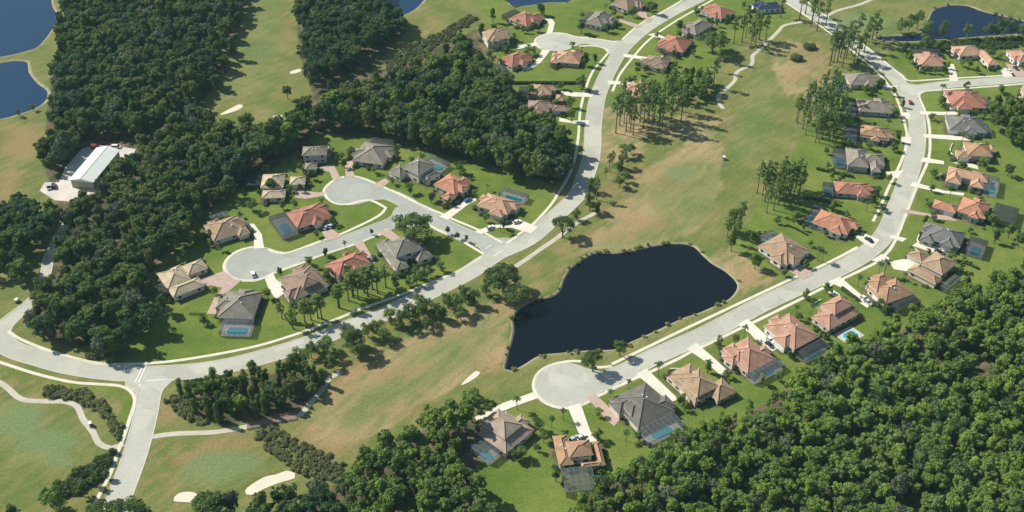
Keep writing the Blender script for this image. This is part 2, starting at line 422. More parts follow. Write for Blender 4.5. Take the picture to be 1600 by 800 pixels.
DRIVES_C = [
 [(686,339),(723,316),(742,310),(745,313),(731,320),(700,344)],
 [(742,362),(768,352),(791,351),(815,345),(841,355),(830,365),(815,361),(800,356),(778,356),(753,366)],
 [(383,349),(397,350),(409,366),(413,388),(397,389),(397,366)],
 [(414,436),(427,427),(431,436),(447,450),(445,458),(431,468),(419,449)],
 [(851,28),(862,29),(867,36),(863,53),(853,55),(858,38)],
 [(807,72),(838,66),(840,71),(809,77)],
 [(847,77),(860,79),(845,98),(822,112),(821,109),(836,96),(842,90)],
 [(1011,54),(1024,52),(1043,60),(1036,62)],
 [(974,84),(1015,90),(1011,94),(974,89)],
 [(950,126),(978,128),(1012,128),(1012,132),(978,132),(950,132)],
 [(876,143),(927,146),(926,152),(896,151),(876,148)],
 [(874,183),(892,189),(920,188),(920,195),(902,194),(874,190)],
 [(1481,101),(1490,100),(1498,127),(1484,127)],
 [(1563,108),(1572,106),(1588,120),(1569,121)],
 [(1437,174),(1475,175),(1505,174),(1518,179),(1475,180),(1438,179)],
 [(1443,209.5),(1490,212),(1518,216),(1516,220),(1490,219),(1443,215)],
 [(1442,246),(1475,252),(1475,257),(1438,253)],
 [(1488,254),(1501,250),(1527,259),(1529,265),(1505,259)],
 [(1426,284),(1475,298),(1507,302),(1505,306),(1475,302),(1422,291)],
 [(1393,367),(1417,373),(1410,378),(1389,371)],
 [(1425,384),(1434,378),(1477,390),(1472,396),(1455,394)],
 [(1389,409),(1412,405),(1436,410),(1434,416),(1417,424),(1397,421)],
 [(1361,407),(1378,397),(1388,402),(1392,410),(1384,413),(1370,409)],
 [(1286,444),(1312,432),(1334,451),(1362,475),(1355,481),(1332,466),(1312,448),(1302,444),(1297,450),(1312,460),(1304,464),(1293,456)],
 [(1153,507),(1168,498),(1189,517),(1217,543),(1206,550),(1183,534),(1172,521)],
 [(1073,545),(1088,536),(1109,554),(1139,581),(1127,588),(1105,567)],
 [(994,585),(1010,576),(1060,624),(1047,629)],
 [(887,636),(907,630),(923,676),(931,676),(933,690),(921,691),(904,676)],
 [(786,630),(836,612),(842,622),(810,633),(795,639),(765,650),(745,658),(742,652),(765,641)],
 [(1335,369),(1346,363),(1375,375),(1364,388),(1350,380)],
 [(1384,269),(1413,266),(1403,279),(1388,275)],
 [(1377,135),(1402,134),(1403,139),(1379,139)],
 [(1399,176),(1421,176),(1422,187),(1409,184)],
 [(1408,214),(1424,214),(1424,224),(1409,223)],
 [(1370,323),(1384,317),(1381,327)],
]
DRIVES_P = [
 [(539,254),(551,251),(554,277),(540,277)],[(500,262),(511,258),(522,258),(533,279),(521,283),(515,269),(500,265)],
 [(461,297),(498,301),(507,300),(506,306),(496,308),(477,311),(461,309)],[(584,288),(602,279),(609,284),(596,295),(588,291)],
 [(502,362),(520,358),(534,370),(512,377)],[(552,381),(566,375),(587,411),(582,413)],
 [(590,363),(605,356),(629,374),(616,378)],[(303,440),(329,430),(350,424),(368,437),(378,438),(362,452),(342,465),(337,491),(323,491),(335,465),(348,450),(330,446),(318,449)],
 [(968,30),(996,38),(1003,41),(994,44),(968,34)],[(992,17),(1009,15),(1011,26),(1021,30),(1013,36),(1000,26)],
 [(1571,99),(1586,102),(1601,112),(1601,120),(1583,120)],
 [(1409,326),(1456,335),(1481,337),(1497,346),(1462,342),(1456,339),(1405,332)],
 [(917,622),(929,615),(970,654),(960,666),(953,661)],[(1233,423),(1254,414),(1271,429),(1254,438)],
]
def shrink(P): return P
drive_polys = []
for lst, m in ((DRIVES_C, M_drive), (DRIVES_P, M_paver)):
    mb = MB()
    for k, d in enumerate(lst):
        P = GG(d); drive_polys.append(P); prism(mb, P, 0.0, 0.135 + 0.002 * (k % 3), 0)
    struct(mb.build('driveway' if m is M_drive else 'paver_driveway', m))
# yard and service track round the shed
YARD = [(62,298),(70,285),(92,285),(102,262),(128,232),(150,227),(188,229),(212,233),(206,247),(192,252),(150,300),(142,316),(110,315),(86,313)]
mb = MB(); prism(mb, GG(YARD), 0.0, 0.05); struct(mb.build('gravel_yard', M_gravel))
mb = MB(); strip(mb, catmull(GG([(118,325),(112,340),(98,358),(86,380),(79,398)]), 3), 5.0, 0.0, 0.04); struct(mb.build('service_track', M_gravel))
# painted markings
mb = MB()
def mark(a, b, wd, z=0.040):
    a, b = G(a), G(b); strip(mb, [a, b], wd, z, z + .001)
for a, b in (((216,604),(220,600)), ((211,597),(224,570)), ((216,598),(228,571)), ((228,595),(258,593)), ((758,389),(768,383)), ((771,400),(785,391))):
    mark(a, b, 0.32)
struct(mb.build('road_markings', M_white))
# bunkers
mb = MB(); shr = lambda b: [(sum(q[0] for q in b) / len(b) * .12 + x * .88, sum(q[1] for q in b) / len(b) * .12 + y * .88) for x, y in b]
BUNK = [[(268,783),(277,770),(296,767),(311,772),(313,787),(296,786)],[(378,768),(390,757),(415,743),(432,740),(452,733),(467,738),(466,746),(437,755),(410,766),(392,776),(380,775)],
 [(718,603),(730,590),(745,578),(753,581),(747,588),(730,599)],[(341,180),(360,169),(375,162),(382,165),(375,171),(352,179)],[(452,112),(470,107),(470,112),(455,116)],[(425,181),(443,180),(440,184),(426,184)]]
BUNK = [shr(b) for b in BUNK]
for b in BUNK: prism(mb, catmull(GG(b), 1.5, True), -0.1, 0.03)
struct(mb.build('sand_bunker', M_sand))

# ------------------------------------------------------------------ ponds
PONDS = [
 ('pond_water', M_pond, [(800,497),(807,484),(822,473),(841,466),(860,462),(873,454),(879,437),(890,419),(909,404),(931,394),(961,394),(995,389),(1025,382),(1062,379),(1085,384),(1100,398),(1115,411),(1134,422),(1152,439),(1154,451),(1143,466),(1126,475),(1092,490),(1070,497),(1025,518),(987,535),(965,546),(912,549),(879,552),(845,556),(819,571),(800,580),(788,577),(790,560),(797,535),(801,515)]),
 ('lake_water', M_lake, [(-80,-60),(85,-60),(82,0),(90,22),(86,40),(62,71),(37,81),(0,89),(-80,98)]),
 ('lake_water', M_lake, [(-60,100),(0,97),(22,94),(43,96),(47,112),(60,129),(75,141),(73,156),(56,169),(30,178),(0,186),(-60,192)]),
 ('pond_water', M_pond2, [(1369,57),(1391,55),(1421,54),(1440,49),(1449,34),(1459,15),(1481,8),(1511,8),(1537,17),(1575,26),(1600,32),(1660,40),(1660,50),(1600,52),(1519,58),(1462,62),(1425,64.5),(1387,64),(1371,62)]),
 ('lake_water', M_lake, [(598,-22),(672,-22),(662,2),(645,17),(625,24),(605,20),(596,0)]),
 ('pond_water', M_lake, [(796,-15),(905,-15),(890,2),(856,4),(823,9),(798,8)]),
]
pond_out = []
for nm, m, pts in PONDS:
    c = catmull(GG(pts), 2.0, True); pond_out.append(c)
# ------------------------------------------------------------------ ground sheet
X0, X1, Y0, Y1, ST_ = -460.0, 460.0, 200.0, 860.0, 2.0
nx, ny = int((X1 - X0) / ST_) + 1, int((Y1 - Y0) / ST_) + 1
gx, gy = np.meshgrid(np.linspace(X0, X1, nx), np.linspace(Y0, Y1, ny)); P = np.c_[gx.ravel(), gy.ravel()]; Z = np.zeros(len(P))
for c in pond_out:
    a = np.array([tuple(p) for p in c]); bb = (P[:, 0] > a[:, 0].min() - 6) & (P[:, 0] < a[:, 0].max() + 6) & (P[:, 1] > a[:, 1].min() - 6) & (P[:, 1] < a[:, 1].max() + 6)
    idx = np.where(bb)[0]; ins = pip(P[idx], a); d, near = seg_dist(P[idx], a)
    snap = d < 0.95; P[idx[snap]] = near[snap]
    Z[idx] = np.where(snap, 0, np.where(ins, -np.minimum(1.6, 0.75 * d), Z[idx]))
for b in BUNK:
    a = [tuple(p) for p in catmull(GG(b), 1.5, True)]; arr = np.array(a); bb = np.where((abs(P[:, 0] - arr[:, 0].mean()) < 60) & (abs(P[:, 1] - arr[:, 1].mean()) < 60))[0]
    ins = pip(P[bb], a); Z[bb[ins]] = -0.2
def polymask(polys):
    m = np.zeros(len(P))
    for q in polys:
        m[pip(P, [tuple(v) for v in GG(q)])] = 1
    return m
def blobs(lst):
    m = np.zeros(len(P))
    for (px, py, rx, ry, val) in lst:
        c = G((px, py)); q = np.exp(-(((P[:, 0] - c.x) / rx) ** 2 + ((P[:, 1] - c.y) / ry) ** 2)) * val
        m = np.maximum(m, q)
    return m
def blur(m, n):
    a = m.reshape(ny, nx)
    for _ in range(n):
        p = np.pad(a, 1, mode='edge'); a = (p[:-2, 1:-1] + p[2:, 1:-1] + p[1:-1, :-2] + p[1:-1, 2:] + 2 * p[1:-1, 1:-1]) / 6
    return a.ravel()
LUSH = [
 [(170,570),(225,520),(240,440),(320,330),(390,260),(500,195),(620,195),(700,235),(860,300),(880,318),(830,360),(790,388),(760,403),(700,432),(560,485),(470,520),(400,543),(300,562)],
 [(740,-10),(1070,-10),(1210,-10),(1225,5),(1190,40),(1120,90),(1090,130),(1040,160),(945,160),(930,140),(920,170),(905,250),(890,270),(860,240),(800,150)],
 [(1140,385),(1170,350),(1185,320),(1230,260),(1250,215),(1300,150),(1310,112),(1355,112),(1390,140),(1420,200),(1415,250),(1380,330),(1340,390),(1240,438),(1190,420)],
 [(1380,85),(1420,66),(1640,60),(1640,430),(1560,450),(1400,510),(1250,610),(1050,700),(950,760),(880,810),(740,810),(750,720),(800,640),(950,615),(1120,540),(1300,445),(1400,390),(1440,290),(1455,220),(1440,140)],
 [(600,300),(640,330),(600,350)],[(480,510),(600,462),(690,428),(690,440),(600,475),(500,515)],
 [(0,570),(60,588),(190,606),(210,625),(195,690),(183,690),(190,620),(120,606),(0,580)],
 [(1215,20),(1200,60),(1230,40)],[(1150,-5),(1215,-5),(1240,25),(1200,60),(1150,60)],
]
DRYP = [
 [(900,395),(960,330),(1000,270),(1060,235),(1105,205),(1130,230),(1120,300),(1090,345),(1060,375),(960,385)],
 [(480,655),(560,575),(650,520),(750,470),(800,465),(805,500),(790,560),(740,585),(640,640),(560,690),(500,690)],
 [(1210,70),(1270,65),(1300,120),(1270,150),(1235,150),(1215,120)],
 [(1100,400),(1150,380),(1200,440),(1160,460)],
 [(900,150),(950,165),(1000,190),(1000,240),(940,260),(925,240)],
 [(1060,180),(1130,180),(1110,215),(1020,215)],
]
FAIR = [
 [(520,660),(640,560),(760,500),(775,520),(740,560),(600,640),(540,685)],
 [(1010,300),(1060,255),(1110,250),(1130,270),(1110,330),(1060,370),(960,388),(900,395),(960,370),(1040,350)],
 [(1130,240),(1160,150),(1190,100),(1220,130),(1210,200),(1170,260)],
 [(365,60),(375,20),(395,-10),(440,-10),(440,60),(430,140),(350,150)],
 [(0,640),(60,640),(110,650),(130,690),(100,720),(0,730)],[(280,730),(330,705),(400,700),(425,720),(400,745),(340,765),(285,760)],
 [(1290,40),(1380,20),(1430,30),(1440,45),(1380,55),(1330,50)],
 [(1080,255),(1100,262),(1085,275),(1060,268)],
]
RED = [(30,225,14,30,.7),(15,290,12,20,.6),(10,230,8,14,.6),(80,665,9,8,.4),(20,600,14,8,.6),(90,600,12,6,.4),(235,700,8,10,.5),(250,745,8,8,.4),(300,715,12,6,.8),(345,695,22,5,.7),(390,690,16,5,.7),(400,715,6,8,.5),(560,570,16,10,.7),(600,585,20,8,.5),(700,520,14,10,.5),(540,600,9,12,.6),(430,100,6,20,.4),(450,40,6,24,.5),(960,300,16,14,.7),(1050,285,22,12,.5),(1020,350,18,8,.6),(980,345,20,8,.5),(1270,90,10,22,.8),(1255,120,10,12,.6),(1000,265,18,8,.5),(1130,200,10,20,.4),(970,365,30,6,.5),(880,390,10,8,.5),(945,330,8,8,.6),(860,420,20,10,.4),(820,460,8,6,.5),(1170,440,12,12,.45),(1340,75,8,6,.6),(790,470,8,10,.8),(520,700,14,8,.6),(480,680,8,10,.5),(640,640,30,5,.5),(760,575,6,12,.6),(270,650,12,6,.5),(240,655,6,8,.3)]
def oval(cx, cy, rx, ry, n=16, sk=0.0): return [(cx + rx * math.cos(6.2832 * k / n) * (1 + .12 * math.sin(k * 2.1)), cy + ry * math.sin(6.2832 * k / n) * (1 + .10 * math.cos(k * 1.7)) + sk * math.cos(6.2832 * k / n)) for k in range(n)]
GREENS = [oval(30, 655, 34, 28, 16, -6), oval(75, 690, 46, 20), oval(95, 718, 22, 14), oval(345, 728, 62, 24, 16, -8), oval(1066, 270, 26, 10), oval(1345, 36, 40, 14)]
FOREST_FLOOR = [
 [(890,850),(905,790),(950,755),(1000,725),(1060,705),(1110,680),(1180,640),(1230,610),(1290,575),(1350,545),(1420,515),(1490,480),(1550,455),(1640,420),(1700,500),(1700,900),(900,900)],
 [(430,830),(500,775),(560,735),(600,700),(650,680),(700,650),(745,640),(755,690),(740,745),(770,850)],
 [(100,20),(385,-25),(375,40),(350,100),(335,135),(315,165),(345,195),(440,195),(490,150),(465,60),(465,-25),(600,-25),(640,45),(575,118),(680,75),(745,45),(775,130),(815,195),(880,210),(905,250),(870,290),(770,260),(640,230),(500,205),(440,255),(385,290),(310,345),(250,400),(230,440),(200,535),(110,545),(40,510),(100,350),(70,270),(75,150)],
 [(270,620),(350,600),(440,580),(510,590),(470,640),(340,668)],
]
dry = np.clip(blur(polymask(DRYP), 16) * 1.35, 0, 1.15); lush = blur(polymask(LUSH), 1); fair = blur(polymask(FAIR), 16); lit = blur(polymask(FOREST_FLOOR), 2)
red = blobs(RED)
ch = np.c_[dry, lush, lit, fair].astype(np.float32); grn = blur(polymask(GREENS), 1); ch2 = np.c_[red, grn, np.zeros(len(P)), np.ones(len(P))].astype(np.float32)
verts = np.c_[P, Z]; ii = np.arange(nx * ny).reshape(ny, nx)
quads_ = np.stack([ii[:-1, :-1], ii[:-1, 1:], ii[1:, 1:], ii[1:, :-1]], -1).reshape(-1, 4)
B = 2600.0
ext = [(-B, -B), (B, -B), (B, Y0), (-B, Y0), (-B, Y1), (B, Y1), (B, B), (-B, B), (X0, Y0), (X0, Y1), (X1, Y0), (X1, Y1)]
n0 = len(verts); verts = np.vstack([verts, [(x, y, 0) for x, y in ext]])
fl = quads_.tolist() + [[n0, n0 + 1, n0 + 2, n0 + 3], [n0 + 4, n0 + 5, n0 + 6, n0 + 7], [n0 + 3, n0 + 8, n0 + 9, n0 + 4], [n0 + 10, n0 + 2, n0 + 5, n0 + 11]]
M_ground, nt, b = newmat('ground_grass')
A1 = nt.nodes.new('ShaderNodeAttribute'); A1.attribute_name = 'cover'; A2 = nt.nodes.new('ShaderNodeAttribute'); A2.attribute_name = 'soil'
s1 = nt.nodes.new('ShaderNodeSeparateColor'); nt.links.new(A1.outputs['Color'], s1.inputs[0]); s2 = nt.nodes.new('ShaderNodeSeparateColor'); nt.links.new(A2.outputs['Color'], s2.inputs[0])
nL = noise_node(nt, 0.03, 4); nM = noise_node(nt, 0.14, 4); nF = noise_node(nt, 0.9, 3); nX = noise_node(nt, 0.045, 7)
def wob(fac, k, nz=nM):  # break the edge of a cover class up with noise
    return ramp(nt, math_node(nt, 'ADD', fac, math_node(nt, 'MULTIPLY', math_node(nt, 'SUBTRACT', nz, 0.5), k)), 0.3, 0.7)
nP = noise_node(nt, 0.016, 6); mp = nt.nodes.new('ShaderNodeMapping'); gq = nt.nodes.new('ShaderNodeNewGeometry'); nt.links.new(gq.outputs['Position'], mp.inputs[0]); mp.vector_type = 'TEXTURE'; mp.inputs['Rotation'].default_value = (0, 0, R(48)); mp.inputs['Scale'].default_value = (3.2, 1, 1)
nq_ = nt.nodes.new('ShaderNodeTexNoise'); nq_.inputs['Scale'].default_value = 0.30; nq_.inputs['Detail'].default_value = 5; nt.links.new(mp.outputs[0], nq_.inputs['Vector']); nQ = nq_.outputs['Fac']
patch = math_node(nt, 'ADD', math_node(nt, 'MULTIPLY', nX, 0.55), math_node(nt, 'MULTIPLY', nQ, 0.45))
c = mix(nt, (0.112, 0.150, 0.040), (0.198, 0.188, 0.066), ramp(nt, patch, 0.40, 0.60))
c = mix(nt, c, (0.250, 0.208, 0.095), math_node(nt, 'MULTIPLY', ramp(nt, math_node(nt, 'ADD', math_node(nt, 'MULTIPLY', nP, 0.5), math_node(nt, 'MULTIPLY', patch, 0.5)), 0.53, 0.62), 0.65))
dryc = mix(nt, (0.170, 0.180, 0.066), (0.37, 0.270, 0.150), ramp(nt, patch, 0.40, 0.60))
c = mix(nt, c, dryc, math_node(nt, 'MULTIPLY', wob(s1.outputs[0], 2.2, patch), 0.9))
fairc = mix(nt, (0.108, 0.162, 0.050), (0.192, 0.202, 0.074), ramp(nt, patch, 0.40, 0.60))
c = mix(nt, c, fairc, math_node(nt, 'MULTIPLY', wob(A1.outputs['Alpha'], 2.4, patch), 0.75))
c = mix(nt, c, (0.265, 0.180, 0.090), math_node(nt, 'MULTIPLY', ramp(nt, math_node(nt, 'ADD', s2.outputs[0], math_node(nt, 'MULTIPLY', math_node(nt, 'SUBTRACT', patch, 0.5), 2.2)), 0.2, 0.9), 0.8))
lushc = mix(nt, (0.085, 0.142, 0.022), (0.165, 0.200, 0.045), ramp(nt, math_node(nt, 'ADD', math_node(nt, 'MULTIPLY', nL, .6), math_node(nt, 'MULTIPLY', nM, .4)), 0.36, 0.64))
c = mix(nt, c, (0.150, 0.205, 0.085), math_node(nt, 'MULTIPLY', s2.outputs[1], .85))
c = mix(nt, c, lushc, wob(s1.outputs[1], 0.25))
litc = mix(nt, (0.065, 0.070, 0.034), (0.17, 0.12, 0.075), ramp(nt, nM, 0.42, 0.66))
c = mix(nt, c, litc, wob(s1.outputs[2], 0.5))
c = mix(nt, c, mix(nt, (0.72, 0.72, 0.72), (1.25, 1.25, 1.25), ramp(nt, nF, 0.25, 0.75)), 0.8, 'MULTIPLY')
nt.links.new(c, b.inputs['Base Color']); b.inputs['Roughness'].default_value = 0.95; b.inputs['Specular IOR Level'].default_value = 0.1
go = struct(link_mesh('ground', verts.tolist(), fl, M_ground, smooth=True))
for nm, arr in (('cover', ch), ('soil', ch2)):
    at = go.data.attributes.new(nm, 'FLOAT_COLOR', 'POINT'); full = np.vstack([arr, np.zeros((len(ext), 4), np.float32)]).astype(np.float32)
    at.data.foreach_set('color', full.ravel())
for (nm, m, _), c_ in zip(PONDS, pond_out):
    nn = offsets(c_ + [c_[0]])[:-1]; ctr = sum(c_, Vector((0, 0))) / len(c_)
    ar = sum(c_[i].x * c_[(i + 1) % len(c_)].y - c_[(i + 1) % len(c_)].x * c_[i].y for i in range(len(c_)))
    sg = -1 if ar > 0 else 1
    pts = [p + q * 0.6 * sg for p, q in zip(c_, nn)]
    if ar < 0: pts = pts[::-1]
    struct(link_mesh(nm, [(p.x, p.y, -0.42) for p in pts], [tuple(range(len(pts)))], m))

mb = MB()
for c_, w_ in zip(pond_out, (0.8, 1.3, 1.5, 1.1, 1.2, 0.9)):
    ar = sum(c_[i].x * c_[(i + 1) % len(c_)].y - c_[(i + 1) % len(c_)].x * c_[i].y for i in range(len(c_))); sg = 1 if ar > 0 else -1
    n = len(c_); i0 = len(mb.v); rr_ = random.Random(n)
    for k in range(n):
        d = c_[(k + 1) % n] - c_[(k - 1) % n]; o_ = Vector((d.y, -d.x)).normalized() * sg; e = w_ * rr_.uniform(.3, 1.0)
        a, b_ = c_[k] - o_ * 0.9, c_[k] + o_ * e
        mb.v += [(a.x, a.y, -0.5), (c_[k].x, c_[k].y, 0.05), (b_.x, b_.y, 0.03)]
    for k in range(n):
        a = i0 + k * 3; b_ = i0 + ((k + 1) % n) * 3
        for j in range(2): mb.f.append((a + j, b_ + j, b_ + j + 1, a + j + 1)); mb.m.append(0)
struct(mb.build('shore_bank', simple('shore_sand', (0.27, 0.25, 0.15), 0.95, 0.3, 0.25, 1.5)))
# ------------------------------------------------------------------ houses
def roof_mat(key, c):
    if key in _mc: return _mc[key]
    m, nt, b = newmat('tiles_' + key)
    n1 = noise_node(nt, 0.35, 3); n2 = noise_node(nt, 2.2, 2)
    s = math_node(nt, 'ADD', math_node(nt, 'MULTIPLY', n1, 0.5), math_node(nt, 'MULTIPLY', n2, 0.5))
    col = mix(nt, tuple(x * .72 for x in c), tuple(x * 1.24 for x in c), ramp(nt, s, 0.36, 0.64))
    # courses of tile: darker joint lines down the slope (by height)
    g = nt.nodes.new('ShaderNodeNewGeometry'); sx = nt.nodes.new('ShaderNodeSeparateXYZ'); nt.links.new(g.outputs['Position'], sx.inputs[0])
    fr = math_node(nt, 'FRACT', math_node(nt, 'MULTIPLY', sx.outputs[2], 4.5), 0)
    col = mix(nt, col, (0.86, 0.86, 0.86), math_node(nt, 'LESS_THAN', fr, 0.22), 'MULTIPLY') if False else col
    bp = nt.nodes.new('ShaderNodeBump'); bp.inputs['Strength'].default_value = 0.35; bp.inputs['Distance'].default_value = 0.1
    nt.links.new(fr, bp.inputs['Height']); nt.links.new(bp.outputs[0], b.inputs['Normal'])
    nt.links.new(col, b.inputs['Base Color']); b.inputs['Roughness'].default_value = 0.85; b.inputs['Specular IOR Level'].default_value = 0.2
    _mc[key] = m; return m
RC_ = dict(tan=(0.34, 0.24, 0.155), cream=(0.46, 0.38, 0.26), grey=(0.215, 0.20, 0.165), slate=(0.165, 0.165, 0.150), char=(0.150, 0.140, 0.120), red=(0.36, 0.165, 0.115), orange=(0.43, 0.205, 0.130), peach=(0.44, 0.27, 0.18), brown=(0.27, 0.195, 0.145), pink=(0.40, 0.235, 0.165), taupe=(0.24, 0.21, 0.17), navy=(0.03, 0.05, 0.10), copper=(0.36, 0.225, 0.135), sand=(0.36, 0.285, 0.215))
WC_ = dict(cream=(0.60, 0.56, 0.45), white=(0.70, 0.69, 0.63), beige=(0.42, 0.38, 0.30), grey=(0.36, 0.38, 0.37), pink=(0.55, 0.48, 0.40))
HOUSES = []
def in_rect(x, y, r, pad=0.0): return abs(x - r[0]) < r[2] / 2 + pad and abs(y - r[1]) < r[3] / 2 + pad
def build_house(ref, look, org, wings, roof, wall='cream', cage=None, dark=False, pool=True, s=5.3333, pitch=0.46, deck=None):
    Z_ = lambda p: (org[0] + p[0] / s, org[1] + p[1] / s)
    rects = []; sx_ = sy_ = 0.0
    for wg in wings:
        a, b_, c, h = wg[:4]
        A, B_, C = (G(Z_(q), h) for q in (a, b_, c))
        for e in (A - B_, C - B_):
            t = math.atan2(e.y, e.x) * 4; sx_ += math.cos(t) * e.length; sy_ += math.sin(t) * e.length
        rects.append((A, B_, C, h))
    ang = math.atan2(sy_, sx_) / 4; ex = Vector((math.cos(ang), math.sin(ang))); ey = Vector((-ex.y, ex.x))
    loc = (rects[0][0] + rects[0][2]) / 2; rnd = random.Random(ref)
    R_ = []
    for A, B_, C, h in rects:
        c = (A + C) / 2 - loc; u, v_ = A - B_, C - B_
        R_.append((c.dot(ex), c.dot(ey), max(abs(u.dot(ex)), abs(v_.dot(ex))), max(abs(u.dot(ey)), abs(v_.dot(ey))), h))
    # entry bay and rear bay: the small cross hips most of these roofs have
    if len(R_) <= 2 and min(R_[0][2], R_[0][3]) > 9:
        cx, cy, lx, ly, h = R_[0]
        sides = sorted(range(4), key=lambda s_: min(((loc + ex * (cx + (lx / 2, -lx / 2, 0, 0)[s_]) + ey * (cy + (0, 0, ly / 2, -ly / 2)[s_])) - q).length for d in drive_polys for q in d))
        for j, sd_ in enumerate((sides[0], sides[rnd.choice((1, 2))])):
            wid = min(lx, ly) * rnd.uniform(.34, .46); dep = rnd.uniform(1.6, 2.8); t = rnd.uniform(-.22, .22); inn = min(lx, ly) * .46
            if sd_ < 2: sg = 1 if sd_ == 0 else -1; R_.append((cx + sg * (lx / 2 + dep / 2 - inn / 2), cy + t * ly, dep + inn, wid, h + .25 - .2 * j))
            else: sg = 1 if sd_ == 2 else -1; R_.append((cx + t * lx, cy + sg * (ly / 2 + dep / 2 - inn / 2), wid, dep + inn, h + .25 - .2 * j))
    root = empty('house', (loc.x, loc.y, 0), ang)
    tag(root, look, 'house', 'houses of the estate')
    wallm = mat('stucco_' + wall, WC_[wall], 0.9, 0.06, 0.3, 2.0)
    rm = roof_mat(roof, tuple(x * .94 for x in RC_[roof])); capm = mat('ridge_' + roof, tuple(min(.8, x * 1.15 + .02) for x in RC_[roof]), 0.85, 0.1)
    wmb, rmb, cmb = MB(), MB(), MB()
    ov = 0.55
    for k, (cx, cy, lx, ly, h) in enumerate(R_):
        he = h + 0.013 * k
        wmb.box((cx, cy, (he - 0.1) / 2), (lx - 2 * ov, ly - 2 * ov, he - 0.1))
        pt = pitch * (1 + 0.03 * (k % 3))
        hx, hy = lx / 2, ly / 2
        hr = min(hx, hy) * pt; rl = abs(hx - hy)
        ax = (rl, 0) if hx >= hy else (0, rl)
        cs_ = [(cx - hx, cy - hy), (cx + hx, cy - hy), (cx + hx, cy + hy), (cx - hx, cy + hy)]
        e = [(x, y, he) for x, y in cs_]; f = [(x, y, he - 0.28) for x, y in cs_]
        r0 = (cx - ax[0], cy - ax[1], he + hr); r1 = (cx + ax[0], cy + ax[1], he + hr)
        if rl < 0.05:
            for i in range(4): rmb.face([e[i], e[(i + 1) % 4], r0])
        elif hx >= hy:
            rmb.face([e[0], e[1], r1, r0]); rmb.face([e[1], e[2], r1]); rmb.face([e[2], e[3], r0, r1]); rmb.face([e[3], e[0], r0])
        else:
            rmb.face([e[0], e[1], r0]); rmb.face([e[1], e[2], r1, r0]); rmb.face([e[2], e[3], r1]); rmb.face([e[3], e[0], r0, r1])
        for i in range(4): rmb.face([f[i], f[(i + 1) % 4], e[(i + 1) % 4], e[i]], 1)
        rmb.face(f[::-1], 1)
        near0 = (0, 3) if hx >= hy else (0, 1)
        lift = 0.05; cmb = MB()
        up = lambda p: (p[0], p[1], p[2] + lift)
        for i in range(4): cmb.bar(up(e[i]), up(r0 if i in near0 else r1), 0.42)
        if rl > 0.1: cmb.bar(up(r0), up(r1), 0.42)
        cmb.build('ridge_cap', capm, root)
    wmb.build('wall', wallm, root)
    rmb.build('roof', [rm, M_white], root)
    # openings
    best = None; cands = []
    for k, (cx, cy, lx, ly, h) in enumerate(R_):
        for sgn, horiz in ((1, 0), (-1, 0), (1, 1), (-1, 1)):
            L = (ly if not horiz else lx) - 2 * ov; off = (lx if not horiz else ly) / 2 - ov
            if L < 3.0: continue
            n = max(1, int(L / 3.8))
            for i in range(n):
                t = -L / 2 + L * (i + .5) / n
                p = (cx + sgn * off, cy + t) if not horiz else (cx + t, cy + sgn * off)
                nrm = (sgn, 0) if not horiz else (0, sgn)
                out = (p[0] + nrm[0] * .8, p[1] + nrm[1] * .8)
                if any(in_rect(out[0], out[1], r, -ov + .5) for j, r in enumerate(R_) if j != k): continue
                wp = loc + ex * p[0] + ey * p[1]
                cands.append((k, p, nrm, h, wp, L))
    alld = [q for d in drive_polys for q in d]
    gd = None
    if cands:
        gd = min(range(len(cands)), key=lambda i: min((cands[i][4] - q).length for q in alld))
    for i, (k, p, nrm, h, wp, L) in enumerate(cands):
        rz = math.atan2(nrm[1], nrm[0])
        if i == gd:
            m = MB(); m.box((p[0] + nrm[0] * .03, p[1] + nrm[1] * .03, 1.2), (0.08, min(4.8, L * .8), 2.4), rz); m.build('garage_door', M_white, root)
            continue
        if gd is not None and i in (gd + 1, gd - 1) and cands[gd][0] == k and nrm == cands[gd][2] and not any(o.name.startswith('front_door') for o in root.children):
            m = MB(); m.box((p[0] + nrm[0] * .03, p[1] + nrm[1] * .03, 1.1), (0.08, 1.2, 2.2), rz); m.build('front_door', M_wood, root); continue
        for z in ([1.55] if h < 5 else [1.55, 4.4]):
            if rnd.random() < 0.2: continue
            ww = rnd.choice([1.3, 1.6, 2.2])
            m = MB(); m.box((p[0] + nrm[0] * .03, p[1] + nrm[1] * .03, z), (0.07, ww + .24, 1.64), rz, 0); m.box((p[0] + nrm[0] * .05, p[1] + nrm[1] * .05, z), (0.08, ww, 1.4), rz, 1)
            m.build('window', [M_white, M_glass], root)
    # vent pipes on the roof
    for j in range(2):
        cx, cy, lx, ly, h = R_[0]
        x = cx + (rnd.random() - .5) * lx * .4; y = cy + (rnd.random() - .5) * ly * .4
        d = min(lx / 2 - abs(x - cx), ly / 2 - abs(y - cy)); zt = h + d * pitch
        m = MB(); m.tube([(x, y, zt - .2), (x, y, zt + .45)], [.16, .16], 6); m.box((x, y, zt + .5), (.5, .5, .12)); m.build('roof_vent', M_white, root)
    HOUSES.append(dict(ref=ref, loc=loc, ex=ex, ey=ey, rects=R_, root=root))
    def cage_rect(q, h):
        A, B_, C = (G(Z_(t), h) for t in q); c = (A + C) / 2 - loc; u, v_ = A - B_, C - B_
        return (c.dot(ex), c.dot(ey), max(abs(u.dot(ex)), abs(v_.dot(ex))), max(abs(u.dot(ey)), abs(v_.dot(ey))))
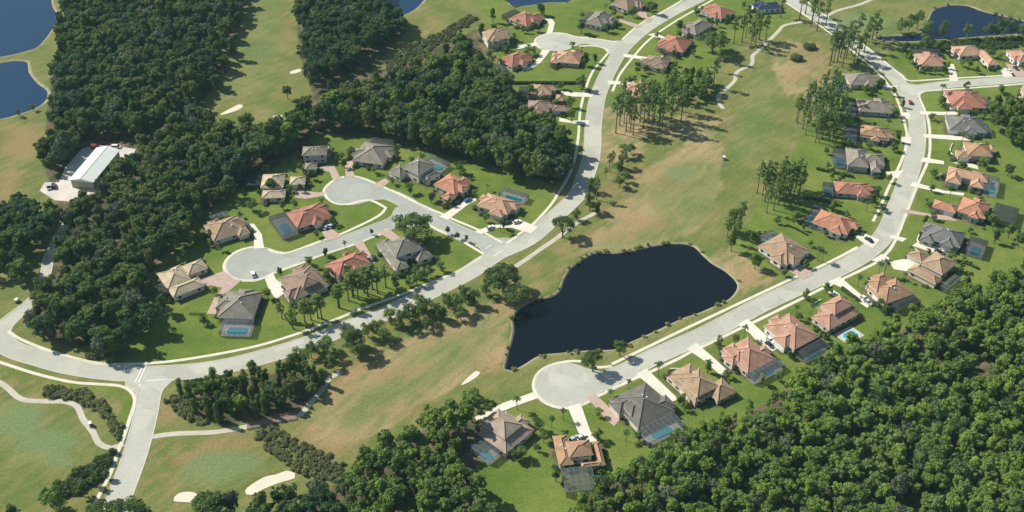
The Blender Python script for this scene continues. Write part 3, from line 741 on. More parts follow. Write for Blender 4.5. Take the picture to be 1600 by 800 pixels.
    if cage:
        hc = 3.1; cx, cy, lx, ly = cage_rect(cage, hc)
        HOUSES[-1]['rects'] = R_ + [(cx, cy, lx, ly, hc)]
        fm_, sm_ = MB(), MB(); am = M_alu if dark else M_alu_w
        nxx, nyy = max(2, round(lx / 2.4)), max(2, round(ly / 2.4))
        top = hc + 0.55
        def zt(x, y):
            d = min(lx / 2 - abs(x), ly / 2 - abs(y)); return hc + min(0.55, max(0, d) * 0.45)
        xs = [-lx / 2 + lx * i / nxx for i in range(nxx + 1)]; ys = [-ly / 2 + ly * i / nyy for i in range(nyy + 1)]
        for x in xs:
            for i in range(nyy): fm_.bar((cx + x, cy + ys[i], zt(x, ys[i])), (cx + x, cy + ys[i + 1], zt(x, ys[i + 1])), 0.085)
            for y in (-ly / 2, ly / 2): fm_.bar((cx + x, cy + y, 0), (cx + x, cy + y, hc), 0.085)
        for y in ys:
            for i in range(nxx): fm_.bar((cx + xs[i], cy + y, zt(xs[i], y)), (cx + xs[i + 1], cy + y, zt(xs[i + 1], y)), 0.085)
            for x in (-lx / 2, lx / 2): fm_.bar((cx + x, cy + y, 0), (cx + x, cy + y, hc), 0.085)
        for x in xs[:-1]:
            for y in ys[:-1]:
                i, j = xs.index(x), ys.index(y)
                q = [(x, y), (xs[i + 1], y), (xs[i + 1], ys[j + 1]), (x, ys[j + 1])]
                sm_.face([(cx + a, cy + b2, zt(a, b2) - .02) for a, b2 in q])
        for (a, b2) in (((-1, -1), (1, -1)), ((1, -1), (1, 1)), ((1, 1), (-1, 1)), ((-1, 1), (-1, -1))):
            p0 = (cx + a[0] * lx / 2, cy + a[1] * ly / 2); p1 = (cx + b2[0] * lx / 2, cy + b2[1] * ly / 2)
            sm_.face([(*p0, 0.05), (*p1, 0.05), (*p1, hc - .02), (*p0, hc - .02)])
        fr = fm_.build('pool_cage', am, root); sc_ = sm_.build('screen', M_screen_d if dark else M_screen, fr)
        if pool: add_pool(ref, loc, ex, ey, ang, cx, cy, lx, ly, 0.74, 0.60, 'behind insect screen')
    if deck:
        A, B_, C = (G(Z_(t), 0) for t in deck); c = (A + C) / 2 - loc; u, v_ = A - B_, C - B_
        HOUSES[-1]['rects'] = HOUSES[-1]['rects'] + [(c.dot(ex), c.dot(ey), 12, 12, 0)]
        add_pool(ref, loc, ex, ey, ang, c.dot(ex), c.dot(ey), max(abs(u.dot(ex)), abs(v_.dot(ex))), max(abs(u.dot(ey)), abs(v_.dot(ey))), 0.66, 0.62, 'open and bright')
    return root
def add_pool(ref, loc, ex, ey, ang, cx, cy, lx, ly, fx, fy, how):
    p = loc + ex * cx + ey * cy
    root = empty('swimming_pool', (p.x, p.y, 0), ang)
    tag(root, ('turquoise pool under the screen of ' if 'screen' in how else 'open turquoise pool behind ') + ref, 'swimming pool', 'backyard pools')
    m = MB(); m.box((0, 0, 0.04), (lx - .3, ly - .3, 0.12)); m.build('deck', M_deck, root)
    px, py = min(lx * fx / 2, 5.0 if lx > ly else 2.7), min(ly * fy / 2, 2.7 if lx > ly else 5.0); o = Vector((lx * .02, -ly * .06))
    pts = []
    for k in range(28):
        a = 2 * math.pi * k / 28; c_, s_ = math.cos(a), math.sin(a)
        pts.append((o.x + px * math.copysign(abs(c_) ** .6, c_), o.y + py * math.copysign(abs(s_) ** .6, s_)))
    m = MB(); m.face([(x, y, 0.118) for x, y in pts]); m.build('water', M_pool, root)
    m = MB(); n = len(pts)
    for k in range(n):
        x0, y0 = pts[k]; x1, y1 = pts[(k + 1) % n]; f = lambda x, y, s_: (o.x + (x - o.x) * s_, o.y + (y - o.y) * s_)
        a, b_, c, d = f(x0, y0, 1), f(x1, y1, 1), f(x1, y1, 1.07), f(x0, y0, 1.07)
        m.face([(*a, .145), (*b_, .145), (*c, .145), (*d, .145)])
    m.build('coping', M_white, root)
E1, E2 = 3.1, 5.8
BH = build_house
BH('the small brown house nearest the central wood', 'small brown-roofed house above the upper turning circle against the wood', (380,200), [((505,165),(480,240),(690,212),E2),((525,290),(503,345),(605,345),E1),((690,150),(695,215),(740,215),E1)], 'taupe', 'grey', cage=((455,150),(470,190),(580,130)), dark=True, pool=False)
BH('the wide grey-tan house above the upper circle', 'wide grey-tan hip-roofed house above the upper turning circle beside dark woods', (540,200), [((400,150),(320,310),(65,270),E1),((130,140),(90,215),(180,240),E1)], 'taupe', 'cream', cage=((200,135),(390,160),(410,100)), dark=True, pool=False)
BH('the grey two-storey house with pinkish garage', 'grey two-storey house with a tall chimney ridge and low pinkish garage wing', (540,200), [((470,325),(600,395),(745,310),E2),((615,420),(690,440),(810,375),E1),((365,365),(460,420),(540,350),E1)], 'grey', 'cream', cage=((640,275),(790,345),(860,285)), pool=True)
BH('the bright orange-roofed house in the central estate', 'bright orange-roofed house with a small gabled front wing in central estate', (540,200), [((730,470),(905,555),(1045,460),E1+.6),((800,575),(870,612),(925,560),E1)], 'orange', 'cream')
BH('the tan corner house by the main junction', 'tan-orange corner house with pool cage nearest the main road junction', (680,240), [((325,435),(590,500),(712,400),E1+.4),((440,500),(560,530),(600,475),E1)], 'peach', 'cream', cage=((780,370),(700,400),(530,290)))
BH('the cream house left of the upper circle', 'cream-roofed house of three blocks left of the upper turning circle', (380,200), [((145,495),(335,500),(350,385),E1+.6),((160,585),(355,580),(350,515),E1),((390,475),(522,470),(518,402),E1)], 'cream', 'cream', cage=((10,470),(140,480),(150,400)), dark=True, pool=False)
BH('the tan house above the left circle', 'tan-brown hip-roofed house against the wood above the left turning circle', (300,310), [((95,235),(190,365),(450,260),E1),((360,240),(370,320),(470,295),E1)], 'tan', 'cream', cage=((150,175),(310,145),(300,108)), pool=False)
BH('the red house between the two circles', 'brick-red hip-roofed house on the green between the two turning circles', (400,300), [((235,175),(345,300),(645,210),E1)], 'red', 'beige', cage=((120,215),(220,375),(345,305)), dark=True)
BH('the red house half hidden by pines', 'salmon-red house with paver drive half hidden by tall pines', (500,350), [((320,205),(60,345),(148,475),E1),((200,235),(180,275),(240,260),E1)], 'red', 'cream')
BH('the grey two-storey house by the big oak', 'grey two-storey house with shaded rear porch beside the big street oak', (500,350), [((465,160),(640,395),(740,350),E1),((560,160),(625,295),(830,200),E2),((740,190),(800,320),(925,275),E1)], 'grey', 'cream')
BH('the pinkish-brown house below the left circle', 'pinkish-brown house with white drive below the left turning circle', (400,400), [((190,180),(315,365),(600,255),E1),((325,190),(400,270),(520,205),E2)], 'brown', 'cream')
BH('the grey house with pool above the curved road', 'dark grey house with teal screened pool facing the wide lawn above the curve', (230,390), [((575,570),(880,572),(965,350),E1),((640,390),(600,470),(680,470),E1)], 'grey', 'beige', cage=((608,685),(870,685),(880,575)))
BH('the cream house beside the left circle', 'cream house of long parallel wings left of the left turning circle', (230,390), [((75,200),(172,328),(372,252),E1+.4),((285,140),(340,218),(505,150),E1),((170,325),(215,402),(478,298),E1)], 'cream', 'cream', cage=((40,340),(90,405),(170,320)), pool=False)
BH('the red house above the top circle', 'red-tiled house with curved white drive above the topmost turning circle', (740,0), [((280,155),(440,215),(585,150),E1)], 'red', 'cream', cage=((250,120),(285,150),(372,98)), dark=True, pool=False)
BH('the tan two-storey house left of the top circle', 'tan two-storey house with pale side wall left of the topmost turning circle', (740,0), [((75,255),(105,350),(290,310),E2)], 'tan', 'cream')
BH('the red house below the top circle', 'red hip-roofed house with a Y-shaped white drive below the top circle', (740,0), [((205,495),(320,565),(490,490),E1)], 'red', 'cream', cage=((140,580),(230,605),(290,560)), pool=False)
BH('the peach house under the top street', 'peach-roofed house with dark rear porch under the topmost side street', (740,0), [((640,525),(860,518),(940,430),E1),((640,520),(700,530),(720,450),E1)], 'peach', 'beige')
BH('the tan house under the long hedge', 'tan house with separate low garage just under the long straight hedge', (780,100), [((265,245),(440,260),(445,180),E1+.5),((470,300),(540,312),(545,262),E1)], 'tan', 'beige', cage=((150,290),(250,300),(260,190)), dark=True, pool=False)
BH('the brown house half under the central wood', 'brown-roofed house half covered by the trees of the central wood', (780,100), [((235,390),(420,402),(422,310),E1+.5),((440,390),(580,392),(578,345),E1)], 'brown', 'beige', cage=((145,400),(230,405),(238,318)), dark=True, pool=False)
BH('the grey house right of the top circle', 'grey many-hipped house above the topmost side street behind round trees', (880,0), [((180,195),(330,222),(410,120),E1+.4),((350,180),(400,205),(450,160),E1)], 'grey', 'cream', cage=((160,150),(190,180),(240,110)), pool=False)
BH('the reddish house at the top edge', 'reddish-brown house cut by the top edge of the photo', (880,0), [((380,35),(550,80),(690,10),E1),((590,30),(640,60),(700,40),E1)], 'brown', 'cream')
BH('the red house at the upper road bend', 'vivid red house beside the main road where it meets the top edge', (1000,0), [((505,85),(680,160),(795,100),E1)], 'red', 'white')
BH('the grey house behind a spreading oak', 'grey-roofed house mostly covered by a broad spreading tree', (1000,0), [((360,245),(470,300),(600,200),E1)], 'taupe', 'beige')
BH('the red house with white garden arc', 'red pyramid-like house below the grey one beside the upper main road', (1000,0), [((145,390),(360,440),(440,335),E1)], 'red', 'beige')
BH('the brown house with white rear wall', 'brown multi-hipped house with a white rear wall among leafy trees', (880,0), [((665,535),(860,565),(900,490),E1),((740,560),(850,580),(870,530),E1)], 'brown', 'white')
BH('the house behind the tall pine grove', 'salmon-roofed house screened by the tall pine grove beside the main road', (940,80), [((250,380),(440,392),(425,270),E1)], 'pink', 'beige')
BH('the tan corner house below the upper pond', 'tan house on the street corner below the upper right pond', (1400,50), [((140,180),(200,285),(405,285),E1)], 'pink', 'cream', cage=((135,180),(380,190),(370,145)), dark=True, pool=False)
BH('the peach house below the upper pond', 'peach L-shaped house with round flower bed below the upper right pond', (1400,50), [((478,130),(530,212),(710,180),E1),((690,165),(755,285),(828,262),E1)], 'peach', 'cream')
BH('the orange house cut by the right edge', 'orange house with a dark roof panel cut by the right photo edge', (1400,50), [((942,165),(1022,262),(1140,230),E1)], 'pink', 'white')
BH('the red corner house by the red car', 'red hip-roofed house on the corner of the eastern side street', (1400,130), [((425,70),(440,207),(722,195),E1)], 'red', 'cream', cage=((715,200),(770,195),(760,110)))
BH('the slate house below the red corner house', 'slate-grey hip-roofed house right below the red corner house', (1400,130), [((430,275),(428,400),(735,405),E1)], 'slate', 'grey', cage=((735,410),(790,405),(780,340)))
BH('the brown house with round front wall', 'orange-brown house with a white round front wall right of the road', (1400,130), [((570,500),(592,610),(792,605),E1+1),((500,555),(500,612),(620,630),E1),((755,520),(790,575),(840,568),E1)], 'copper', 'grey')
BH('the orange house with a shaded notch', 'orange house with notched dark side and pool cage right of the road', (1400,230), [((445,165),(408,285),(535,310),E1+.5),((445,165),(425,230),(760,292),E1+.8),((645,200),(608,322),(720,345),E1)], 'peach', 'grey', cage=((720,350),(840,388),(880,260)))
BH('the long red-orange house with paver drive', 'long red-orange house with low front wing and very dark cage', (1400,230), [((505,530),(740,600),(795,480),E1+.4),((300,500),(500,548),(520,485),E1)], 'orange', 'grey', cage=((790,590),(990,640),(1030,510)), dark=True, pool=False)
BH('the slate house with blue pool cage', 'slate-roofed house with vivid blue pool in a dark cage', (1380,320), [((340,270),(640,360),(690,235),E1),((310,290),(420,325),(440,250),E1)], 'slate', 'grey', cage=((690,390),(850,415),(872,290)), dark=True)
BH('the tan courtyard house of three wings', 'tan courtyard house with three wings around a white forecourt', (1380,320), [((320,490),(495,592),(612,480),E1+1.2),((182,415),(310,475),(400,425),E1),((205,545),(440,668),(492,615),E1)], 'tan', 'cream', cage=((480,680),(545,700),(650,600)), pool=False)
BH('the orange-tan house touching the right forest', 'orange-tan hip-roofed house whose dark cage touches the right forest', (1250,400), [((565,285),(740,415),(945,295),E1),((560,205),(620,300),(740,260),E1+1.2),((610,150),(600,240),(740,220),E1)], 'copper', 'cream', cage=((745,430),(885,455),(1020,345)), dark=True, pool=False)
BH('the brick-tan house with open pool', 'brick-tan two-storey house beside an uncovered bright swimming pool', (1250,400), [((110,515),(255,630),(480,470),E1),((190,400),(280,500),(430,410),E2)], 'pink', 'cream', deck=((290,660),(400,750),(530,660)))
BH('the pinkish house with small turret', 'pinkish-brown house with a small rear turret and dark pool cage', (1110,470), [((465,215),(700,425),(890,290),E1+.8),((755,315),(790,345),(848,315),E1+.8)], 'pink', 'white', cage=((712,440),(850,495),(1000,350)), dark=True)
BH('the pink-tan house by the yellow tree', 'pink-tan hip-roofed house with cage beside the yellow-topped tree', (1110,470), [((80,415),(305,605),(545,488),E1),((110,400),(235,510),(310,450),E1+1)], 'pink', 'cream', cage=((310,620),(400,675),(610,510)))
BH('the tan house with curved garden wall', 'pale tan two-storey house with curved front wall and deep dark porch', (1030,530), [((60,305),(305,540),(500,420),E1),((160,330),(315,490),(490,390),E2-1),((370,400),(480,525),(640,440),E1-.2)], 'tan', 'cream')
BH('the charcoal house by the bottom circle', 'large charcoal-grey hip-roofed house with screened pool by the bottom turning circle', (920,560), [((180,345),(415,600),(710,435),E1),((270,370),(345,490),(440,430),E1+1.2)], 'char', 'cream', cage=((415,610),(510,715),(790,540)))
BH('the brown house left of the bottom circle', 'brown two-storey house with side pool left of the bottom turning circle', (720,610), [((145,365),(380,535),(605,325),E1),((150,265),(360,405),(525,290),E2)], 'sand', 'cream', cage=((50,450),(230,578),(350,510)))
BH('the orange-tan house at the bottom edge', 'orange-tan house with stepped wings and torn-looking cage nearest the photo bottom', (820,650), [((215,165),(300,410),(425,405),E1),((340,215),(370,345),(570,325),E2-.8),((575,225),(600,420),(660,405),E1),((470,395),(475,430),(655,405),E1)], 'copper', 'cream', cage=((305,445),(345,640),(600,600)), pool=False)
BH('the pyramid-roofed house by the big pond', 'brown pyramid-roofed house with white side wall nearest the big dark pond', (1160,300), [((150,452),(370,622),(545,490),E1)], 'tan', 'white', cage=((190,330),(150,440),(270,400)))
BH('the orange-red house at the road bend', 'orange-red house with black cage and white drive inside the road bend', (1160,300), [((580,255),(880,360),(945,240),E1)], 'orange', 'white', cage=((490,235),(580,260),(700,130)), dark=True)
BH('the red house with blue pool above the bend', 'red-orange house with bright blue screened pool inside the road curve', (1240,200), [((320,540),(610,555),(655,460),E1),((360,480),(390,530),(520,480),E1)], 'red', 'grey', cage=((225,520),(300,550),(372,470)), dark=True)
BH('the grey many-gabled house inside the curve', 'grey many-gabled house with dark cage on the inner side of road', (1240,200), [((430,310),(610,330),(625,185),E1+.8),((560,215),(560,300),(755,300),E1),((640,270),(640,365),(722,365),E1),((475,190),(470,260),(600,260),E1)], 'taupe', 'grey', cage=((320,290),(430,300),(458,180)), dark=True)
BH('the copper-roofed house inside the curve', 'copper-brown house with hidden blue pool on the inner side of road', (1270,90), [((380,645),(620,700),(655,600),E1),((390,620),(400,660),(620,640),E1+1)], 'copper', 'grey', cage=((255,690),(365,690),(380,560)), dark=True)
BH('the taupe house opposite the red car', 'taupe hip-roofed house straight across the road from the red car', (1270,90), [((378,450),(655,458),(645,360),E1)], 'taupe', 'grey', cage=((265,440),(362,445),(365,345)), dark=True)
BH('the taupe house highest inside the curve', 'taupe house with pale left gable below the pine-shaded road', (1270,90), [((300,240),(515,212),(485,115),E1)], 'taupe', 'cream', cage=((185,240),(280,250),(265,150)))
BH('the navy-roofed house at the top', 'navy-roofed house at the top edge beside tall roadside pines', (1190,0), [((-40,90),(150,65),(140,10),E1)], 'navy', 'white')
BH('the pale house half outside at right', 'white-walled house cut off by the right edge below the eastern street', (1400,50), [((1062,480),(1066,610),(1200,600),E1)], 'pink', 'white')
# dark solar panel on the orange house at the right edge
hh = [h for h in HOUSES if h['ref'] == 'the orange house cut by the right edge'][0]
cx, cy, lx, ly, h = hh['rects'][0]
best = None
for side in (0, 1, 2, 3):
    hx, hy = lx / 2, ly / 2; mnh = min(hx, hy)
    off = 0.45 * mnh
    d = [(1, 0), (-1, 0), (0, 1), (0, -1)][side]
    p = (cx + d[0] * (hx - off), cy + d[1] * (hy - off)); wpp = hh['loc'] + hh['ex'] * p[0] + hh['ey'] * p[1]
    s_ = PX(wpp, h + off * .46); e_ = (s_[0] - 1591) ** 2 + (s_[1] - 80) ** 2
    if best is None or e_ < best[0]: best = (e_, p, d, off)
_, p, d, off = best
m = MB(); t = (-d[1], d[0]); z0 = h + (off - 1.5) * .46 + .12; z1 = h + (off + 1.5) * .46 + .12
pa = [(p[0] + d[0] * k + t[0] * q, p[1] + d[1] * k + t[1] * q, z) for k, q, z in ((1.5, -2.2, z0), (1.5, 2.2, z0), (-1.5, 2.2, z1), (-1.5, -2.2, z1))]
m.face(pa); m.face([(a, b_, c - .06) for a, b_, c in pa][::-1])
for i in range(4): m.face([pa[i], pa[(i + 1) % 4], (*pa[(i + 1) % 4][:2], pa[(i + 1) % 4][2] - .06), (*pa[i][:2], pa[i][2] - .06)])
m.build('solar_panel', M_glass, hh['root'])
# curved white garden walls
mb_i = 0
for pts, lab in (([(1046,577),(1058,577),(1070,580),(1079,585)],'curved white garden wall in front of the tan porch house'),([(1488,225),(1485,232),(1485,239),(1490,243)],'white half-round garden wall by the orange-brown house'),([(1471,272),(1468,278),(1470,283)],'white round garden wall at the notched orange house front'),([(1441,362),(1436,368),(1433,375),(1436,380)],'white curved garden wall in front of the slate pool house'),([(1269,477),(1276,472),(1283,469)],'short white curved wall left of the brick-tan house'),([(1273,275),(1274,276)],None),([(753,296),(748,303),(756,309)],None)):
    if not lab: continue
    c = catmull(GG(pts), 1.0); m = MB(); strip(m, c, 0.5, 0, 0.55); tag(m.build('garden_wall', M_walk), lab, 'garden wall', 'low white garden walls')
# ------------------------------------------------------------------ the steel shed in the yard
A, B_, C = G((50 + 335 / 5.333, 210 + 445 / 5.333)), G((50 + 525 / 5.333, 210 + 462 / 5.333)), G((50 + 742 / 5.333, 210 + 195 / 5.333))
u = (C - B_); Ls = u.length; ux = u.normalized(); uy = Vector((-ux.y, ux.x)); Ws = abs((A - B_).dot(uy)); ctr = (A + C) / 2
ang = math.atan2(ux.y, ux.x); sh = empty('storage_shed', (ctr.x, ctr.y, 0), ang)
tag(sh, 'long white-roofed steel shed with tan walls in gravel yard', 'shed')
hs = 5.2; rr = hs + Ws * .12
m = MB(); m.box((0, 0, hs / 2), (Ls - .4, Ws - .4, hs))
for sx in (-1, 1):
    x = sx * (Ls / 2 - .2); m.face([(x, -Ws / 2 + .2, hs), (x, Ws / 2 - .2, hs), (x, 0, rr - .08)])
m.build('wall', simple('shed_cladding', (0.40, 0.37, 0.26), .7, .08), sh)
m = MB(); ex_, wy = Ls / 2 + .5, Ws / 2 + .5
for sy in (-1, 1):
    m.face([(-ex_, sy * wy, hs - .05), (ex_, sy * wy, hs - .05), (ex_, 0, rr), (-ex_, 0, rr)]); m.face([(-ex_, sy * wy, hs - .3), (ex_, sy * wy, hs - .3), (ex_, sy * wy, hs - .05), (-ex_, sy * wy, hs - .05)])
for sx in (-1, 1):
    m.face([(sx * ex_, -wy, hs - .3), (sx * ex_, wy, hs - .3), (sx * ex_, wy, hs - .05), (sx * ex_, 0, rr), (sx * ex_, -wy, hs - .05)])
m.build('roof', simple('shed_roof_metal', (0.66, 0.71, 0.65), .45, .04, .1, .8, .4), sh)
m = MB()
for i in range(int(Ls / 1.5)):
    x = -ex_ + 0.5 + i * 1.5
    for sy in (-1, 1): m.bar((x, sy * wy, hs), (x, 0, rr + .04), .1)
m.bar((-ex_, 0, rr + .05), (ex_, 0, rr + .05), .3); m.build('roof_seam', simple('seam_metal', (0.72, 0.75, 0.69), .5, .05), sh)
m = MB(); m.box((-Ls / 2 + .18, 0, 2.1), (.12, 5.0, 4.2)); m.build('roller_door', simple('roller_door', (0.34, 0.32, 0.24), .7, .08), sh)
for k in range(6):
    m = MB(); m.box((-Ls / 2 + 5 + k * (Ls - 10) / 5, -Ws / 2 + .18, 1.9), (3.2, .1, 3.4)); m.build('roller_door', M_glass if k % 2 else _mc['stucco_beige'], sh)

# mulch beds hugging the walls: a cover class of the ground sheet
bed = np.zeros(len(P))
for h in HOUSES:
    d = P - np.array(h['loc']); x = d @ np.array(h['ex']); y = d @ np.array(h['ey'])
    for r in h['rects'][:3]: bed[(abs(x - r[0]) < r[2] / 2 + 1.6) & (abs(y - r[1]) < r[3] / 2 + 1.6)] = .8
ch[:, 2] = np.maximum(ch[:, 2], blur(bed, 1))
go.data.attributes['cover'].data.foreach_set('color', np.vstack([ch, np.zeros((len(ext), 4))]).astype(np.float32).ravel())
# ------------------------------------------------------------------ vegetation prototypes
def ico(sub=1):
    bm = bmesh.new(); bmesh.ops.create_icosphere(bm, subdivisions=sub, radius=1); v = np.array([x.co[:] for x in bm.verts]); f = [[q.index for q in x.verts] for x in bm.faces]; bm.free(); return v, f
ICO1 = ico(1); ICO2 = ico(2)
def crown_arrays(lobes, n, size, r, core=0.78, tilt=0.75):
    """leaf clumps over a set of lobes: each lobe (x,y,z,rx,ry,rz)"""
    lob = np.array(lobes, float); ar = (lob[:, 3] * lob[:, 4] + lob[:, 3] * lob[:, 5]) ; ar = ar / ar.sum()
    k = r.choice(len(lob), n * 2, p=ar); d = r.normal(size=(n * 2, 3)); d /= np.linalg.norm(d, axis=1)[:, None]
    d[:, 2] = np.where(d[:, 2] < -0.55, -d[:, 2], d[:, 2])
    rad = r.uniform(0.80, 1.22, n * 2)[:, None]; p = lob[k, :3] + d * lob[k, 3:] * rad
    keep = np.ones(len(p), bool)
    for i in range(len(lob)):
        q = np.linalg.norm((p - lob[i, :3]) / lob[i, 3:], axis=1); keep &= ~((q < 0.80) & (k != i))
    p, d = p[keep][:n], d[keep][:n]
    nrm = d + r.normal(size=d.shape) * tilt * .6; nrm /= np.linalg.norm(nrm, axis=1)[:, None]
    a = np.cross(nrm, r.normal(size=d.shape)); a /= np.linalg.norm(a, axis=1)[:, None]; b = np.cross(nrm, a)
    s = size * r.uniform(0.6, 1.35, len(p))[:, None]
    V = np.concatenate([p - a * s * .5 - b * s * .25, p + a * s * .1 - b * s * .55, p + a * s * .55 + b * s * .1, p - a * s * .05 + b * s * .5])
    m = len(p); F = np.stack([np.arange(m), np.arange(m) + m, np.arange(m) + 2 * m, np.arange(m) + 3 * m], 1)
    V = [V]; Fl = F.tolist(); base = 4 * m
    cv, cf = ICO1
    for L in lob:
        V.append(cv * (L[3:] * core) * (1 + r.uniform(-.12, .12, (len(cv), 1))) + L[:3]); Fl += [[x + base for x in f] for f in cf]; base += len(cv)
    return np.concatenate(V), Fl
def make_mesh(name, V, F, mats, fm=None):
    me = bpy.data.meshes.new(name); me.from_pydata(V.tolist() if hasattr(V, 'tolist') else V, [], F)
    for m in mats: me.materials.append(m)
    if fm is not None: me.polygons.foreach_set('material_index', fm)
    me.update(); return me
def trunk_mb(h, r0, r1, limbs=(), lean=(0, 0), n=7):
    m = MB(); pts = [(lean[0] * t * t, lean[1] * t * t, h * t) for t in (0, .08, .35, .7, 1)]
    m.tube(pts, [r0 * 1.5, r0, r0 * .85 + r1 * .15, (r0 + r1) / 2, r1], n)
    for (z, dx, dy, dz, rr) in limbs:
        t = z / h; b = (lean[0] * t * t, lean[1] * t * t, z); m.tube([b, (b[0] + dx * .5, b[1] + dy * .5, z + dz * .6), (b[0] + dx, b[1] + dy, z + dz)], [rr, rr * .7, rr * .3], 5)
    return m
def mesh_of(mb, name, mats):
    me = bpy.data.meshes.new(name); me.from_pydata([tuple(v) for v in mb.v], [], mb.f)
    for m in mats: me.materials.append(m)
    me.polygons.foreach_set('material_index', mb.m); me.update(); return me
PROTO = {}
def lobes_round(r, R_, h0, h1, nl, spread=.6, lr=.5):
    out = [(r.uniform(-.3, .3), r.uniform(-.3, .3), (h0 + h1) / 2, R_ * .58, R_ * .58, (h1 - h0) * .42)]
    for k in range(nl):
        a = 2 * math.pi * (k + r.uniform(-.3, .3)) / nl * 1.618 * 2; q = R_ * spread * r.uniform(.35, 1.15); z = h0 + (h1 - h0) * r.uniform(.22, .92)
        s = R_ * lr * r.uniform(.75, 1.2); out.append((q * math.cos(a), q * math.sin(a), z, s, s, s * r.uniform(.7, .95)))
    return out
def proto(kind, i):
    key = (kind, i)
    if key in PROTO: return PROTO[key]
    r = np.random.default_rng(hash(kind) % 1000 * 0 + sum(map(ord, kind)) * 31 + i * 7)
    u = r.uniform
    if kind in ('hard', 'olive', 'blue', 'grey', 'bright'):   # unit: 10 m tall, dense from low down
        lm = dict(hard=L_hard, olive=L_olive, blue=L_blue, grey=L_grey, bright=L_bright)[kind]
        V, F = crown_arrays(lobes_round(r, (3.2, 2.5, 3.7, 2.8, 3.3, 2.2, 3.0)[i % 7], (2.0, 1.6, 3.4, 2.6, 1.8, 1.2, 3.0)[i % 7], (10, 10.5, 9.0, 10, 9.4, 11, 10)[i % 7], 20, (.78, .66, .85, .9, .7, .6, .8)[i % 7], (.28, .34, .24, .26, .32, .36, .25)[i % 7]), 1150 if kind != 'grey' else 620, .60, r, core=.62 if kind != 'grey' else .35)
        t = trunk_mb(7, .28, .1, [(4, 1.5, .6, 2, .12), (4.6, -1.3, -.9, 2, .12), (5, .3, 1.5, 1.6, .1)]); bark = M_trunk
    elif kind == 'fpine':    # closed-stand pine: rounded bright crown
        V, F = crown_arrays(lobes_round(r, (2.5, 2.0, 2.9, 2.3, 2.6, 1.8, 2.4)[i % 7], (4.4, 3.6, 5.4, 4.8, 4.0, 3.2, 5.0)[i % 7], (10, 10.6, 9.2, 10, 9.6, 11, 10)[i % 7], 20, (.80, .7, .92, .95, .75, .62, .85)[i % 7], (.28, .32, .24, .24, .3, .36, .26)[i % 7]), 950, .50, r, core=.60); lm = L_bright if i % 3 else L_pine
        t = trunk_mb(8.5, .2, .06, [(6.5, 1.2, .5, 1, .08), (7, -1.1, -.6, 1, .08)]); bark = M_pinebark
    elif kind == 'pine':     # tall slash pine: long bare stem, open tufted crown
        lob = []
        for k in range(18):
            z = 4.8 + 4.9 * (k + u(0, 1)) / 18; q = (1.30 * (1.0 - abs(z - 6.6) / 4.2)) * u(.35, 1.1); a = u(0, 6.28); s = u(.26, .54)
            lob.append((q * math.cos(a), q * math.sin(a), z, s, s, s * .85))
        V, F = crown_arrays(lob, 430, .34, r, core=.0); lm = L_pine
        t = trunk_mb(9.4, .15, .04, [(L[2] - .35, L[0] * .9, L[1] * .9, .3, .035) for L in lob[:8]], n=6); bark = M_pinebark
    elif kind == 'oak':      # spreading street oak: wide, gaps between limbs
        lob = []
        for k in range(26):
            a = u(0, 6.28); q = 5.0 * math.sqrt(u(.02, 1)); s = u(1.0, 1.75); lob.append((q * math.cos(a), q * math.sin(a), 6.4 + 2.4 * (1 - (q / 5.4) ** 2) + u(-.8, .6), s, s, s * .72))
        V, F = crown_arrays(lob, 1700, .55, r, core=.6); lm = L_hard
        t = trunk_mb(5.5, .42, .25, [(2.2, L[0] * .85, L[1] * .85, L[2] - 2.6, .16) for L in lob[:9]]); bark = M_trunk
    elif kind == 'loose':    # small open-crowned roadside tree
        lob = []
        for k in range(17):
            a = u(0, 6.28); z = u(2.6, 9.2); q = 2.9 * math.sqrt(u(.02, 1)) * (1.12 - abs(z - 5.4) / 7); s = u(.8, 1.45); lob.append((q * math.cos(a), q * math.sin(a), z, s, s, s * .9))
        V, F = crown_arrays(lob, 900, .50, r, core=.50); lm = L_hard if i % 2 else L_pine
        t = trunk_mb(8, .2, .07, [(2.8 + k * .4, L[0] * .8, L[1] * .8, max(.4, L[2] - 3.2 - k * .4), .08) for k, L in enumerate(lob[:6])]); bark = M_trunk
    elif kind == 'column':   # vine-hung narrow tree
        lob = [(u(-.5, .5), u(-.5, .5), z, u(.9, 1.4), u(.9, 1.4), 1.2) for z in np.linspace(1.2, 9.2, 8)]
        V, F = crown_arrays(lob, 560, .55, r, core=.7); lm = L_hard; t = trunk_mb(8, .22, .06); bark = M_trunk
    elif kind == 'palm':
        m = MB()
        for k in range(15):
            a = 2 * math.pi * k / 15 + u(-.15, .15); el = u(-.1, .75); L = u(2.5, 3.2); c_, s_ = math.cos(a), math.sin(a); pr = None
            for j in range(6):
                tt = j / 5; rr_ = L * tt * math.cos(el * (1 - tt)); z = 9.6 + L * tt * math.sin(el) - 1.5 * tt * tt; wv = .42 * math.sin(math.pi * (.12 + .83 * tt))
                p = (np.array([rr_ * c_ - s_ * wv, rr_ * s_ + c_ * wv, z - wv * .35]), np.array([rr_ * c_, rr_ * s_, z]), np.array([rr_ * c_ + s_ * wv, rr_ * s_ - c_ * wv, z - wv * .35]))
                if pr is not None: m.face([pr[0], pr[1], p[1], p[0]]); m.face([pr[1], pr[2], p[2], p[1]])
                pr = p
        V, F = np.array([tuple(x) for x in m.v]), [list(f) for f in m.f]; lm = L_palm; t = trunk_mb(9.6, .2, .15, lean=(.3, .2)); bark = M_trunk
    elif kind in ('shrub', 'scrub', 'reed'):
        lob = [(u(-.55, .55), u(-.55, .55), u(.3, .6), u(.4, .65), u(.4, .65), u(.35, .6)) for _ in range(5)]
